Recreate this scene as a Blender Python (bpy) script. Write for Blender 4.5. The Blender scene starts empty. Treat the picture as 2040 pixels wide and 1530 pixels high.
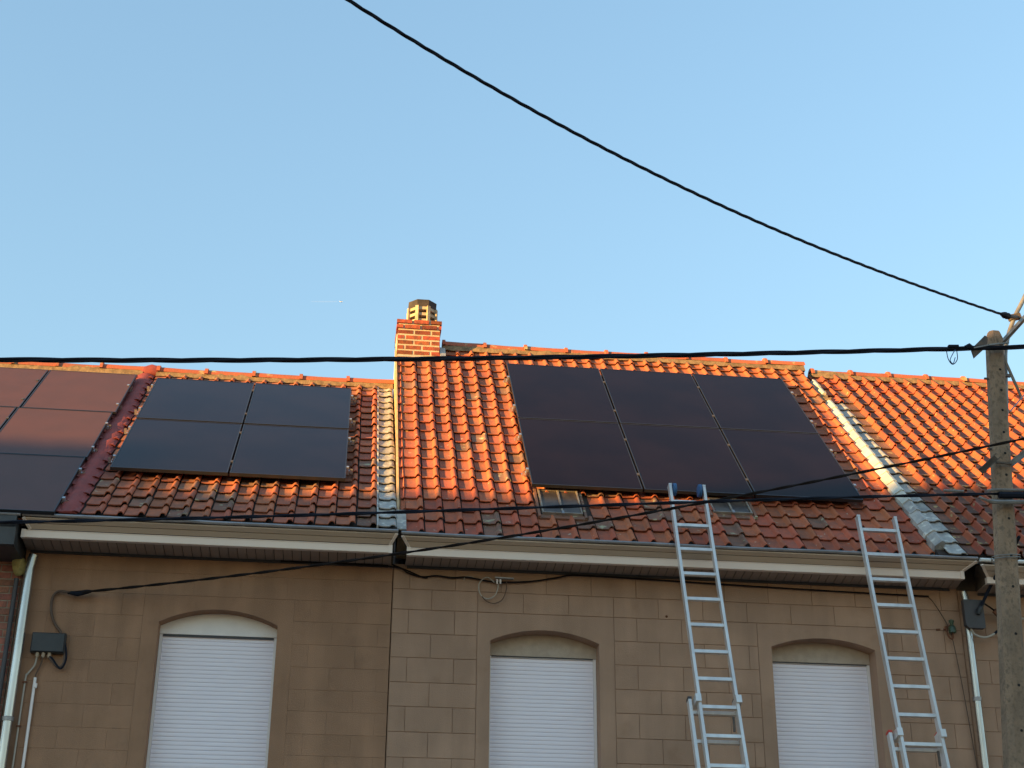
import bpy, bmesh, math, random
from math import sin, cos, tan, radians, pi, hypot, sqrt, floor
from mathutils import Vector, Matrix

random.seed(11)
sc = bpy.context.scene
COL = sc.collection
V = Vector

# ------------------------------------------------------------------ camera
FPX, PITCH, YAW, ROLL = 2979.98, 0.42594776, 0.11426301, 0.00772374
CAM = V((0.0, -14.1005, 1.6))
_f = V((sin(YAW)*cos(PITCH), cos(YAW)*cos(PITCH), sin(PITCH)))
_r = V((cos(YAW), -sin(YAW), 0.0))
_u = _r.cross(_f)
RT = _r*cos(ROLL) + _u*sin(ROLL)
UP = -_r*sin(ROLL) + _u*cos(ROLL)
cam = bpy.data.cameras.new('camera')
cam.sensor_width = 36.0
cam.lens = FPX/2040*36
cam.clip_start, cam.clip_end = 0.1, 80000.0
camo = bpy.data.objects.new('camera', cam)
camo.matrix_world = Matrix(((RT.x, UP.x, -_f.x, CAM.x), (RT.y, UP.y, -_f.y, CAM.y), (RT.z, UP.z, -_f.z, CAM.z), (0, 0, 0, 1)))
COL.objects.link(camo)
sc.camera = camo

# ------------------------------------------------------------------ light
SUN_EL, SUN_AZ = radians(6.0), radians(65.0)          # low sun, behind the camera on the left
SUN = V((-cos(SUN_EL)*sin(SUN_AZ), -cos(SUN_EL)*cos(SUN_AZ), sin(SUN_EL)))
world = bpy.data.worlds.new('World')
sc.world = world
world.use_nodes = True
nt = world.node_tree
bg = nt.nodes['Background']
sky = nt.nodes.new('ShaderNodeTexSky')
sky.sky_type = 'NISHITA'
sky.sun_disc = False
sky.sun_elevation = SUN_EL
sky.sun_rotation = math.atan2(SUN.x, SUN.y)
sky.altitude = 50
sky.air_density = 1.5
sky.dust_density = 0.0
sky.ozone_density = 3.6
gam = nt.nodes.new('ShaderNodeGamma')
gam.inputs[1].default_value = 0.7
nt.links.new(sky.outputs[0], gam.inputs[0])
nt.links.new(gam.outputs[0], bg.inputs[0])
bg.inputs[1].default_value = 0.15
sl = bpy.data.lights.new('sun', 'SUN')
sl.energy = 3.55
sl.angle = radians(0.5)
sl.color = (1.0, 0.59, 0.16)
so = bpy.data.objects.new('sun', sl)
so.rotation_euler = SUN.to_track_quat('Z', 'Y').to_euler()
COL.objects.link(so)
sc.view_settings.view_transform = 'Standard'
sc.view_settings.look = 'None'
sc.view_settings.exposure = 2.17
sc.view_settings.gamma = 1.0
sc.view_settings.use_curve_mapping = False

# ------------------------------------------------------------------ measuring helpers
def ray(x, y):
    return (_f + RT*((x-1020)/FPX) - UP*((y-765)/FPX)).normalized()
def on(x, y, p0, n):
    d = ray(x, y)
    return CAM + d*((V(p0)-CAM).dot(V(n))/d.dot(V(n)))
def onY(x, y, Y): return on(x, y, (0, Y, 0), (0, 1, 0))

# ------------------------------------------------------------------ mesh builder
class MB:
    def __init__(s): s.v = []; s.f = []
    def add(s, vs, fs):
        o = len(s.v); s.v += [tuple(p) for p in vs]
        s.f += [tuple(o+i for i in f) for f in fs]; return s
    def box(s, a, b):
        x0, y0, z0 = a; x1, y1, z1 = b
        return s.add([(x0,y0,z0),(x1,y0,z0),(x1,y1,z0),(x0,y1,z0),(x0,y0,z1),(x1,y0,z1),(x1,y1,z1),(x0,y1,z1)],
                     [(0,3,2,1),(4,5,6,7),(0,1,5,4),(1,2,6,5),(2,3,7,6),(3,0,4,7)])
    def loft(s, rings, cap=True, closed=True):
        n = len(rings[0]); o = len(s.v)
        for r in rings: s.v += [tuple(p) for p in r]
        for i in range(len(rings)-1):
            for j in range(n if closed else n-1):
                k = (j+1) % n
                s.f.append((o+i*n+j, o+i*n+k, o+(i+1)*n+k, o+(i+1)*n+j))
        if cap and closed:
            s.f.append(tuple(o+j for j in reversed(range(n))))
            s.f.append(tuple(o+(len(rings)-1)*n+j for j in range(n)))
        return s
    def tube(s, pts, r, n=6, cap=True):
        pts = [V(p) for p in pts]; rings = []
        t0 = (pts[1]-pts[0]).normalized()
        nrm = t0.cross(V((0, 0, 1)))
        if nrm.length < 1e-3: nrm = t0.cross(V((0, 1, 0)))
        nrm.normalize()
        for i, p in enumerate(pts):
            t = (pts[min(i+1, len(pts)-1)]-pts[max(i-1, 0)]).normalized()
            nrm = (nrm - t*nrm.dot(t)).normalized()
            b = t.cross(nrm)
            rr = r[i] if isinstance(r, (list, tuple)) else r
            rings.append([p + nrm*(rr*cos(2*pi*k/n)) + b*(rr*sin(2*pi*k/n)) for k in range(n)])
        return s.loft(rings, cap)
    def bar(s, a, b, w, h, up=(0, 0, 1)):
        a, b = V(a), V(b); d = (b-a).normalized(); x = d.cross(V(up)).normalized(); y = x.cross(d)
        q = lambda p: [p+x*w/2+y*h/2, p-x*w/2+y*h/2, p-x*w/2-y*h/2, p+x*w/2-y*h/2]
        return s.loft([q(a), q(b)])
    def mesh(s, name, smooth=False):
        me = bpy.data.meshes.new(name)
        me.from_pydata(s.v, [], s.f); me.validate()
        bm = bmesh.new(); bm.from_mesh(me); bmesh.ops.recalc_face_normals(bm, faces=bm.faces); bm.to_mesh(me); bm.free()
        if smooth:
            for p in me.polygons: p.use_smooth = True
            me.set_sharp_from_angle(angle=radians(40))
        return me

def thing(name, label, cat, group=None, loc=(0, 0, 0)):
    o = bpy.data.objects.new(name, None); o.empty_display_size = 0.2
    o.location = loc; o['label'] = label; o['category'] = cat
    if group: o['group'] = group
    COL.objects.link(o); return o
def link(name, me, mat, parent=None, mw=None):
    o = bpy.data.objects.new(name, me)
    if mat and not me.materials: me.materials.append(mat)
    COL.objects.link(o)
    if parent is not None: o.parent = parent
    if mw is not None: o.matrix_basis = mw
    return o
def part(name, mb, mat, parent, smooth=False, mw=None, base=None):
    """mesh in world coordinates under a thing whose empty stands at `base`"""
    me = mb.mesh(name, smooth)
    if mw is None and base is not None: mw = Matrix.Translation(-V(base))
    return link(name, me, mat, parent, mw)
def structure(name, mb, mat):
    o = part(name, mb, mat, None); o['kind'] = 'structure'; return o

# ------------------------------------------------------------------ materials
def mat(name, col, rough=0.7, col2=None, scale=6.0, bump=0.0, bscale=40.0, metal=0.0, rnd=0.0, spec=0.5,
        spots=None, spot_scale=14.0, spot_lo=0.6, spot_hi=0.72, stretch=None, coat=0.0, hue=0.0, tint=None, streak=0.0):
    m = bpy.data.materials.new(name); m.use_nodes = True
    N = m.node_tree.nodes; L = m.node_tree.links
    b = N['Principled BSDF']
    b.inputs['Roughness'].default_value = rough
    b.inputs['Metallic'].default_value = metal
    b.inputs['Specular IOR Level'].default_value = spec
    b.inputs['Coat Weight'].default_value = coat
    if tint: b.inputs['Specular Tint'].default_value = (*tint, 1)
    tc = N.new('ShaderNodeTexCoord'); oi = N.new('ShaderNodeObjectInfo')
    off = N.new('ShaderNodeVectorMath'); off.operation = 'ADD'
    mul = N.new('ShaderNodeVectorMath'); mul.operation = 'SCALE'
    comb = N.new('ShaderNodeCombineXYZ')
    L.new(oi.outputs['Random'], comb.inputs[0]); L.new(oi.outputs['Random'], comb.inputs[1])
    L.new(comb.outputs[0], mul.inputs[0]); mul.inputs['Scale'].default_value = 37.0
    L.new(tc.outputs['Object'], off.inputs[0]); L.new(mul.outputs[0], off.inputs[1])
    vec = off.outputs[0]
    if stretch:
        mp = N.new('ShaderNodeMapping'); mp.inputs['Scale'].default_value = stretch
        L.new(vec, mp.inputs[0]); vec = mp.outputs[0]
    def noise(sc_, det=4):
        n = N.new('ShaderNodeTexNoise'); n.inputs['Scale'].default_value = sc_; n.inputs['Detail'].default_value = det
        L.new(vec, n.inputs['Vector']); return n.outputs['Fac']
    def mix(fac, a, c):
        x = N.new('ShaderNodeMix'); x.data_type = 'RGBA'
        if isinstance(fac, float): x.inputs[0].default_value = fac
        else: L.new(fac, x.inputs[0])
        for i, q in ((6, a), (7, c)):
            if isinstance(q, tuple): x.inputs[i].default_value = (*q, 1)
            else: L.new(q, x.inputs[i])
        return x.outputs[2]
    def ramp(f, lo, hi):
        r = N.new('ShaderNodeMapRange'); r.interpolation_type = 'SMOOTHSTEP'
        r.inputs[1].default_value = lo; r.inputs[2].default_value = hi
        L.new(f, r.inputs[0]); return r.outputs[0]
    c = tuple(col)
    if col2: c = mix(ramp(noise(scale), 0.32, 0.68), tuple(col), tuple(col2))
    if spots:
        c = mix(ramp(noise(spot_scale, 6), spot_lo, spot_hi), c, tuple(spots))
    if streak:                                       # rain streaks and blotches that run over the whole wall
        mp = N.new('ShaderNodeMapping'); mp.inputs['Scale'].default_value = (5.0, 5.0, .55); L.new(tc.outputs['Object'], mp.inputs[0])
        n1 = N.new('ShaderNodeTexNoise'); n1.inputs['Scale'].default_value = 1.0; n1.inputs['Detail'].default_value = 6; L.new(mp.outputs[0], n1.inputs['Vector'])
        n2 = N.new('ShaderNodeTexNoise'); n2.inputs['Scale'].default_value = 1.6; n2.inputs['Detail'].default_value = 5; L.new(tc.outputs['Object'], n2.inputs['Vector'])
        ad = N.new('ShaderNodeMath'); ad.operation = 'MULTIPLY'; L.new(n1.outputs['Fac'], ad.inputs[0]); L.new(n2.outputs['Fac'], ad.inputs[1])
        sc2 = N.new('ShaderNodeMapRange'); sc2.inputs[1].default_value = .17; sc2.inputs[2].default_value = .36; sc2.inputs[3].default_value = 1-streak; sc2.inputs[4].default_value = 1+streak*.5
        L.new(ad.outputs[0], sc2.inputs[0])
        vm = N.new('ShaderNodeVectorMath'); vm.operation = 'SCALE'
        if isinstance(c, tuple): vm.inputs[0].default_value = c
        else: L.new(c, vm.inputs[0])
        L.new(sc2.outputs[0], vm.inputs['Scale']); c = vm.outputs[0]
    if rnd or hue:
        h = N.new('ShaderNodeHueSaturation')
        mr = N.new('ShaderNodeMapRange'); mr.inputs[3].default_value = 1-rnd; mr.inputs[4].default_value = 1+rnd
        L.new(oi.outputs['Random'], mr.inputs[0]); L.new(mr.outputs[0], h.inputs['Value'])
        if hue:
            wn = N.new('ShaderNodeTexWhiteNoise'); wn.noise_dimensions = '1D'; L.new(oi.outputs['Random'], wn.inputs['W'])
            m2 = N.new('ShaderNodeMapRange'); m2.inputs[3].default_value = 0.5-hue; m2.inputs[4].default_value = 0.5+hue
            L.new(wn.outputs['Value'], m2.inputs[0]); L.new(m2.outputs[0], h.inputs['Hue'])
        if isinstance(c, tuple): h.inputs['Color'].default_value = (*c, 1)
        else: L.new(c, h.inputs['Color'])
        c = h.outputs[0]
    if isinstance(c, tuple): b.inputs['Base Color'].default_value = (*c, 1)
    else: L.new(c, b.inputs['Base Color'])
    if bump:
        bp = N.new('ShaderNodeBump'); bp.inputs['Strength'].default_value = bump; bp.inputs['Distance'].default_value = 0.01
        L.new(noise(bscale, 5), bp.inputs['Height']); L.new(bp.outputs[0], b.inputs['Normal'])
    return m

M = dict(
    tileA=mat('clay tile brown', (.44,.115,.047), .8, (.34,.10,.047), 7, .35, 60, rnd=.16, hue=.006, spots=(.42,.32,.22), spot_scale=16, spot_lo=.68, spot_hi=.78),
    bedB=mat('weathered shaded red tile bed', (.40,.098,.043), .85, (.27,.085,.048), 9, .4, 60, rnd=.2, hue=.006, spots=(.47,.36,.27), spot_scale=16, spot_lo=.66, spot_hi=.74),  # browner than the rolls: their shade mixed into the weathered bed colour
    bedA=mat('weathered shaded brown tile bed', (.38,.11,.052), .85, (.26,.09,.05), 9, .4, 60, rnd=.18, hue=.006, spots=(.42,.33,.23), spot_scale=14, spot_lo=.66, spot_hi=.76),  # roll shade darkens this weathered bed colour too
    tileB=mat('clay tile red', (.45,.105,.042), .85, (.36,.095,.042), 6, .35, 60, rnd=.17, hue=.007, spots=(.48,.38,.29), spot_scale=18, spot_lo=.68, spot_hi=.75),
    tileC=mat('clay tile orange', (.38,.082,.034), .85, (.30,.073,.034), 6, .35, 60, rnd=.14, hue=.006, spots=(.38,.26,.12), spot_scale=13, spot_lo=.62, spot_hi=.74),
    shadebedC=mat('weathered shaded tile bed', (.19,.08,.05), .85, (.12,.062,.046), 8, .4, 60, rnd=.2, spots=(.40,.28,.12), spot_scale=11, spot_lo=.59, spot_hi=.68),  # dark base carries the rolls' shade; the spots are lichen
    pan=mat('weathered tile', (.24,.10,.06), .8, (.17,.09,.06), 9, .4, 60, rnd=.2, spots=(.38,.33,.2), spot_scale=12, spot_lo=.58, spot_hi=.7),
    redtile=mat('red painted tile', (.27,.043,.032), .7, (.20,.036,.028), 10, .3, 50, rnd=.12),
    leadtile=mat('silver painted tile', (.41,.37,.33), .6, (.29,.27,.255), 12, .4, 50, rnd=.2, spots=(.62,.58,.5), spot_scale=11, spot_lo=.55, spot_hi=.7),
    ochreverge=mat('ochre verge render', (.52,.33,.17), .8, (.42,.26,.13), 8, .3, 50, spots=(.6,.45,.28), spot_scale=12, spot_lo=.6, spot_hi=.72),
    whiteverge=mat('pale painted verge', (.66,.62,.52), .6, (.5,.48,.42), 8, .3, 50, rnd=.1),
    ridge=mat('clay ridge', (.45,.10,.042), .8, (.34,.10,.05), 6, .35, 50, rnd=.15, spots=(.42,.33,.16), spot_scale=9, spot_lo=.58, spot_hi=.7),
    mortar=mat('ridge mortar', (.28,.175,.085), .9, (.16,.10,.05), 14, .6, 40),
    chmortar=mat('chimney mortar', (.52,.41,.30), .9, (.40,.31,.22), 14, .4, 60),
    chbrick=mat('chimney brick', (.33,.062,.026), .85, (.17,.042,.024), 18, .5, 80, rnd=.35, hue=.01, spots=(.10,.05,.04), spot_scale=12, spot_lo=.6, spot_hi=.75),
    potcream=mat('pot cream', (.52,.40,.27), .85, (.38,.28,.18), 10, .3, 50),
    potdark=mat('pot soot', (.035,.028,.028), .9, (.06,.045,.042), 10, .3, 50),
    deck=mat('roof underlay', (.05,.035,.03), .95),
    stuccoA=mat('brown stucco', (.37,.20,.118), .92, (.345,.186,.108), 3, .5, 160, rnd=.03, spots=(.31,.166,.097), streak=.16, spot_scale=5, spot_lo=.55, spot_hi=.8),
    stuccoB=mat('beige brown stucco', (.44,.264,.176), .92, (.41,.245,.162), 3, .5, 160, rnd=.025, spots=(.375,.217,.138), streak=.14, spot_scale=5, spot_lo=.55, spot_hi=.8),
    joint=mat('stucco joint', (.33,.19,.12), .95),
    brick=mat('old red brick', (.40,.14,.09), .85, (.25,.10,.07), 12, .5, 70, rnd=.25, hue=.012),
    brickmortar=mat('brick mortar', (.36,.29,.22), .95, (.28,.22,.17), 12, .5, 60),
    trim=mat('beige cladding', (.60,.44,.325), .5, (.57,.415,.305), 2, .08, 30, rnd=.02),
    fascia=mat('cream fascia', (.84,.66,.55), .42, (.81,.63,.525), 2, .05, 30),
    soffit=mat('soffit board', (.40,.285,.22), .6, (.35,.25,.195), 3, .08, 30, rnd=.06),
    darktrim=mat('dark gutter', (.035,.037,.042), .5, (.05,.05,.055), 6, .1, 30),
    timber=mat('cornice timber', (.12,.09,.07), .85, (.09,.07,.055), 8, .2, 30),
    zinc=mat('zinc', (.36,.33,.33), .45, (.26,.24,.24), 6, .15, 30, metal=.6),
    galv=mat('galvanised pipe', (.62,.60,.59), .27, (.42,.41,.41), 9, .1, 30, metal=.9, stretch=(1, 1, .15)),
    whitelip=mat('white gutter lip', (.78,.77,.75), .4),
    shutter=mat('white shutter slat', (.91,.81,.86), .45, (.89,.79,.845), 4, .04, 30),
    shutbox=mat('shutter box', (.50,.385,.30), .75, (.44,.335,.26), 14, .3, 140),
    shutboxw=mat('white shutter box', (.86,.76,.71), .6, (.82,.72,.67), 10, .2, 140),
    pvc=mat('white pvc', (.86,.76,.73), .4),
    sill=mat('blue stone sill', (.16,.165,.17), .7, (.12,.125,.13), 12, .2, 40),
    alu=mat('aluminium', (.80,.745,.70), .42, (.66,.61,.58), 9, .10, 70, metal=.55, stretch=(1, 1, .2)),
    aluframe=mat('black anodised frame', (.018,.016,.018), .38),
    rail=mat('alu rail', (.55,.55,.56), .4, metal=.8),
    glassA=mat('solar glass blue black', (.008,.004,.0045), .16, (.012,.0065,.0065), 1.6, spec=.125, tint=(1,.82,.9)),
    glassB=mat('solar glass black', (.0075,.003,.003), .16, (.0115,.005,.0048), 1.4, spec=.085, tint=(1,.78,.86)),
    glass0=mat('dusty solar glass', (.10,.043,.032), .5, (.088,.04,.03), 3, .12, 260, spec=.3, tint=(1,.85,.9)),
    blue=mat('blue plastic', (.03,.10,.24), .5), red=mat('red plastic', (.6,.04,.02), .5),
    cable=mat('black cable', (.007,.009,.018), .7, spec=.2), cabled=mat('dark cable', (.014,.009,.008), .75, spec=.15),
    cablegrey=mat('grey cable', (.42,.36,.30), .6), copper=mat('brown wire', (.10,.055,.035), .6),
    boxblk=mat('black plastic', (.022,.023,.026), .5, (.03,.03,.033), 8, .05, 40),
    boxgrey=mat('grey plastic', (.07,.062,.066), .6, (.055,.05,.053), 6, .05, 40),
    brass=mat('tan gland', (.40,.29,.2), .5), foam=mat('yellow foam', (.42,.33,.12), .9, (.3,.23,.08), 20, .8, 40),
    green=mat('green glazed', (.06,.10,.055), .35, (.04,.06,.04), 30), rust=mat('rust', (.12,.045,.025), .85, (.2,.07,.03), 30, .3, 60),
    concrete=mat('pole concrete', (.37,.245,.16), .95, (.25,.17,.115), 4, 1.0, 70, spots=(.20,.138,.092), spot_scale=34, spot_lo=.48, spot_hi=.68, stretch=(1, 1, .7), streak=.2),
    hole=mat('pole hole', (.012,.01,.009), .95), steel=mat('galvanised steel', (.30,.28,.26), .5, (.2,.18,.165), 10, .2, 40, metal=.5),
    rawsteel=mat('weathered steel', (.09,.07,.06), .7, (.14,.1,.075), 14, .3, 40, metal=.3),
    asphalt=mat('asphalt', (.05,.05,.05), .9, (.06,.06,.058), 4, .5, 90), pave=mat('paving', (.2,.19,.18), .9, (.24,.23,.21), 3, .4, 60),
    kerb=mat('kerb concrete', (.33,.32,.3), .9, (.28,.27,.25), 6, .3, 60), ground=mat('ground', (.09,.09,.05), .95, (.12,.10,.07), .2, 0),
    paint=mat('road paint', (.75,.75,.72), .7), plane=mat('white aircraft', (.85,.85,.85), .4),
    pane=mat('window glass', (.02,.025,.03), .06, spec=.6), opbrick=mat('opposite brick', (.30,.13,.09), .9, (.24,.10,.07), .8, .3, 20),
    oproof=mat('opposite roof', (.24,.10,.06), .9, (.18,.08,.05), 1.5, .4, 14), door=mat('door paint', (.05,.10,.07), .5),
    oldframe=mat('old skylight frame', (.20,.15,.12), .6, (.30,.25,.2), 12, .2, 40), skypane=mat('skylight pane', (.06,.045,.04), .25, (.10,.075,.06), 9, .05, 20, spec=.22),
)
# a vapour trail is thin ice fog: mostly see-through
_m = bpy.data.materials.new('vapour'); _m.use_nodes = True
_b = _m.node_tree.nodes['Principled BSDF']; _b.inputs['Base Color'].default_value = (.9, .9, .9, 1); _b.inputs['Alpha'].default_value = .03; _b.inputs['Roughness'].default_value = 1
M['vapour'] = _m

# ------------------------------------------------------------------ ground
g = MB(); g.add([(-3000,-3000,-.16),(3000,-3000,-.16),(3000,3000,-.16),(-3000,3000,-.16)], [(0,1,2,3)]); structure('ground', g, M['ground'])
g = MB(); g.box((-120,-12.4,-.15), (120,-2.9,-.12)); structure('road', g, M['asphalt'])
g = MB(); g.box((-120,-2.75,-.15), (120,-.36,0)); structure('pavement', g, M['pave'])
g = MB(); g.box((-120,-16.48,-.15), (120,-12.55,0)); structure('pavement', g, M['pave'])
g = MB(); g.box((-120,-2.9,-.15), (120,-2.753,.005)); structure('kerb', g, M['kerb'])
g = MB(); g.box((-120,-12.547,-.15), (120,-12.4,.005)); structure('kerb', g, M['kerb'])
g = MB()
for i in range(-16, 17): g.box((i*6-1.2,-7.7,-.1185), (i*6+1.2,-7.58,-.116))
o = structure('road_marking', g, M['paint'])

# ------------------------------------------------------------------ roofs and tiles
YR = 2.93                                     # the ridge runs at one depth along the row
class Roof:
    def __init__(s, z0, t): s.z0 = z0; s.t = t       # plane z = z0 + tan(t) * y
    def P(s, x, d, h=0.0):                            # d metres up the slope from y = 0, h above the tiles
        return V((x, d*cos(s.t)-h*sin(s.t), s.z0+d*sin(s.t)+h*cos(s.t)))
    def M(s, x, d, h=0.0):
        p = s.P(x, d, h)
        return Matrix(((1,0,0,p.x),(0,cos(s.t),-sin(s.t),p.y),(0,sin(s.t),cos(s.t),p.z),(0,0,0,1)))
    def d(s, y): return y/cos(s.t)
    def hit(s, x, y, h=0.0):
        return on(x, y, s.P(0, 0, h), (0, -sin(s.t), cos(s.t)))
tA, tB, tC, t0 = 0.69668, 0.79621, radians(44.1), radians(40.5)
RA = Roof(6.7694+.01676*tan(tA), tA)
RB = Roof(6.8200, tB)
RC = Roof(9.72-2.93*tan(tC), tC)
R0 = Roof(9.23-2.95*tan(t0), t0)

def tile_mesh(name, w, l, var=0, flat=False, rollh=.031):
    pr = [(.06,.0),(.085,-.001),(.35,-.002),(.66,.0),(.70,.005),(.745,.020),(.80,rollh-.002),(.86,rollh),(.93,rollh-.004),(.97,.018),(.985,.009)]
    if flat: pr = [(0,.010),(.06,.002),(.3,-.002),(.62,.0),(.72,.008),(.82,.012),(.92,.008),(1.0,.0)]
    rows = [(0,.0265),(.12,.0235),(.94,.004),(1.1,.0)]
    b = MB(); n = len(pr)
    rg = random.Random(var)
    wob = [rg.uniform(-.0012, .0012) for _ in range(40)]
    for k, (yy, zz) in enumerate(rows):
        for j, (x, z) in enumerate(pr):
            fl = .004 if (k == 0 and .7 < x < .97) else 0
            b.v.append((x*w, yy*l, zz+z+fl+wob[(k*n+j) % 40]))
    for k in range(3):
        for j in range(n-1): b.f.append((k*n+j, k*n+j+1, (k+1)*n+j+1, (k+1)*n+j))
    o = len(b.v)                                     # the thin lower lip, hollow behind
    for j, (x, z) in enumerate(pr): b.v.append((x*w, .001, b.v[j][2]-.011))
    for j, (x, z) in enumerate(pr): b.v.append((x*w, 0.055, b.v[j][2]-.013))
    for j in range(n-1):
        b.f.append((j+1, j, o+j, o+j+1)); b.f.append((o+j+1, o+j, o+n+j, o+n+j+1))
    o2 = len(b.v)                                    # sides
    for k, (yy, zz) in enumerate(rows):
        b.v.append((pr[-1][0]*w, yy*l, b.v[k*n+n-1][2]-.008)); b.v.append((pr[0][0]*w, yy*l, b.v[k*n][2]-.010))
    for k in range(3):
        b.f.append((k*n+n-1, o2+2*k, o2+2*k+2, (k+1)*n+n-1)); b.f.append((k*n, (k+1)*n, o2+2*k+3, o2+2*k+1))
    me = b.mesh(name, True)
    return me

def lay_tiles(R, parent, x0, x1, d0, d1, nc, nr, m, hidden, skip, cap=300, name='tile', flat=False, cx=3.0, m_alt=None, alt=0.0, rollh=.031, bed=None):
    w = (x1-x0)/nc; l = (d1-d0)/nr
    meshes = [tile_mesh(name, w, l, i, flat, rollh) for i in range(4)]
    for me in meshes:
        me.materials.append(m)
        if bed:                                      # the rolls' shade is put into the bed colour, with dirt and lichen
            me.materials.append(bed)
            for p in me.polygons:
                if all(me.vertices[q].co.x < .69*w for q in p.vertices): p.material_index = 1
    altm = []
    if m_alt:
        for me in meshes:
            q = me.copy(); q.materials.clear(); q.materials.append(m_alt); altm.append(q)
    cells = []
    for i in range(nc):
        for j in range(nr):
            xc, dc = x0+(i+.5)*w, d0+(j+.5)*l
            if skip and skip(xc, dc): continue
            cells.append((bool(hidden and hidden(xc, dc)), j*.05+abs(xc-cx)*.02, i, j))
    cells.sort()
    rest = MB(); rg = random.Random(int(x0*100)+7)
    for k, (hid, _, i, j) in enumerate(cells):
        mw = R.M(x0+i*w+rg.gauss(0, .0022)+.004*sin(j*.9+x0), d0+j*l+rg.gauss(0, .006)+.006*sin(i*.45+1.3), rg.uniform(0, .005)+.004*sin(i*.6)*sin(j*.5)) @ Matrix.Rotation(rg.gauss(0, .012), 4, 'Z') @ Matrix.Rotation(rg.gauss(0, .010), 4, 'Y')
        v = rg.randrange(4)
        me = altm[v] if altm and rg.random() < alt else meshes[v]
        if not hid and k < cap:
            link(name, me, None, parent, mw)
        else:
            me = meshes[v]
            rest.add([mw @ q.co for q in me.vertices], [tuple(p.vertices) for p in me.polygons])
    if rest.v:
        o = part('tiles', rest, m, parent, True); o['kind'] = 'stuff'

def roof_deck(R, parent, x0, x1, d0, d1, mt, th=.05):
    b = MB()
    b.loft([[R.P(x, d0, -.006), R.P(x, d1, -.006), R.P(x, d1, -.006-th), R.P(x, d0, -.006-th)] for x in (x0, x1)])
    return part('roof', b, mt, parent)

def ridge_row(parent, x0, x1, y, z, n, mt, slope_l, gap=.5, first=None, mortar=True, seedv=0):
    """half round ridge tiles with a collar at one end, on a bed of mortar"""
    rg = random.Random(seedv)
    L = (x1-x0)/n
    b = MB(); K = 9
    prof = [(0, 1.28), (.07, 1.28), (.075, 1.04), (.55, .98), (1.03, 1.0)]
    for px, s in prof:
        b.v += [(px*L, -.085*s*cos(pi*k/(K-1)), .082*s*sin(pi*k/(K-1))) for k in range(K)]
    for i in range(len(prof)-1):
        for k in range(K-1): b.f.append((i*K+k, i*K+k+1, (i+1)*K+k+1, (i+1)*K+k))
    o = len(b.v)                                  # inner skin at the collar end
    b.v += [(0, -.07*cos(pi*k/(K-1)), .066*sin(pi*k/(K-1))) for k in range(K)]
    for k in range(K-1): b.f.append((k, k+1, o+k+1, o+k))
    me = b.mesh('ridge_tile', True); me.materials.append(mt)
    for i in range(n):
        mw = Matrix.Translation((x0+i*L, y+rg.gauss(0, .004), z+rg.gauss(0, .005))) @ Matrix.Rotation(rg.gauss(0, .006), 4, 'Y') @ Matrix.Rotation(rg.gauss(0, .006), 4, 'Z')
        ob = link('ridge_tile', me, None, parent, mw)
    if mortar:
        b = MB(); N = int((x1-x0)/.06)
        rings = []
        for i in range(N+1):
            x = x0+(x1-x0)*i/N
            e = rg.uniform(-.012, .012); e2 = rg.uniform(-.01, .01)
            rings.append([(x, y-.118-e, z-.075-e), (x, y-.07, z+.028+e2), (x, y+.07, z+.03), (x, y+.115, z-.08)])
        b.loft(rings)
        part('ridge_mortar', b, M['mortar'], parent, True)

# ------------------------------------------------------------------ walls
YW = -.350
def plate(xs, zs, filled, y0, y1):
    """one connected wall sheet with thickness from a grid with empty cells"""
    b = MB(); nx, nz = len(xs), len(zs)
    for y in (y0, y1):
        for z in zs:
            for x in xs: b.v.append((x, y, z))
    I = lambda i, j, k: k*nx*nz+j*nx+i
    F = lambda i, j: 0 <= i < nx-1 and 0 <= j < nz-1 and filled(i, j)
    for i in range(nx-1):
        for j in range(nz-1):
            if not F(i, j): continue
            b.f.append((I(i,j,0), I(i+1,j,0), I(i+1,j+1,0), I(i,j+1,0)))
            b.f.append((I(i,j,1), I(i,j+1,1), I(i+1,j+1,1), I(i+1,j,1)))
            for di, dj, a, c in ((-1,0,(i,j),(i,j+1)), (1,0,(i+1,j+1),(i+1,j)), (0,-1,(i+1,j),(i,j)), (0,1,(i,j+1),(i+1,j+1))):
                if not F(i+di, j+dj): b.f.append((I(*a,0), I(*c,0), I(*c,1), I(*a,1)))
    return b
def wall_plate(x0, x1, z0, z1, holes, y0, y1):
    xs = sorted({x0, x1, *[h[0] for h in holes], *[h[1] for h in holes]})
    zs = sorted({z0, z1, *[h[2] for h in holes], *[h[3] for h in holes]})
    def fl(i, j):
        xc, zc = (xs[i]+xs[i+1])/2, (zs[j]+zs[j+1])/2
        return not any(h[0] < xc < h[1] and h[2] < zc < h[3] for h in holes)
    return plate(xs, zs, fl, y0, y1)

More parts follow.
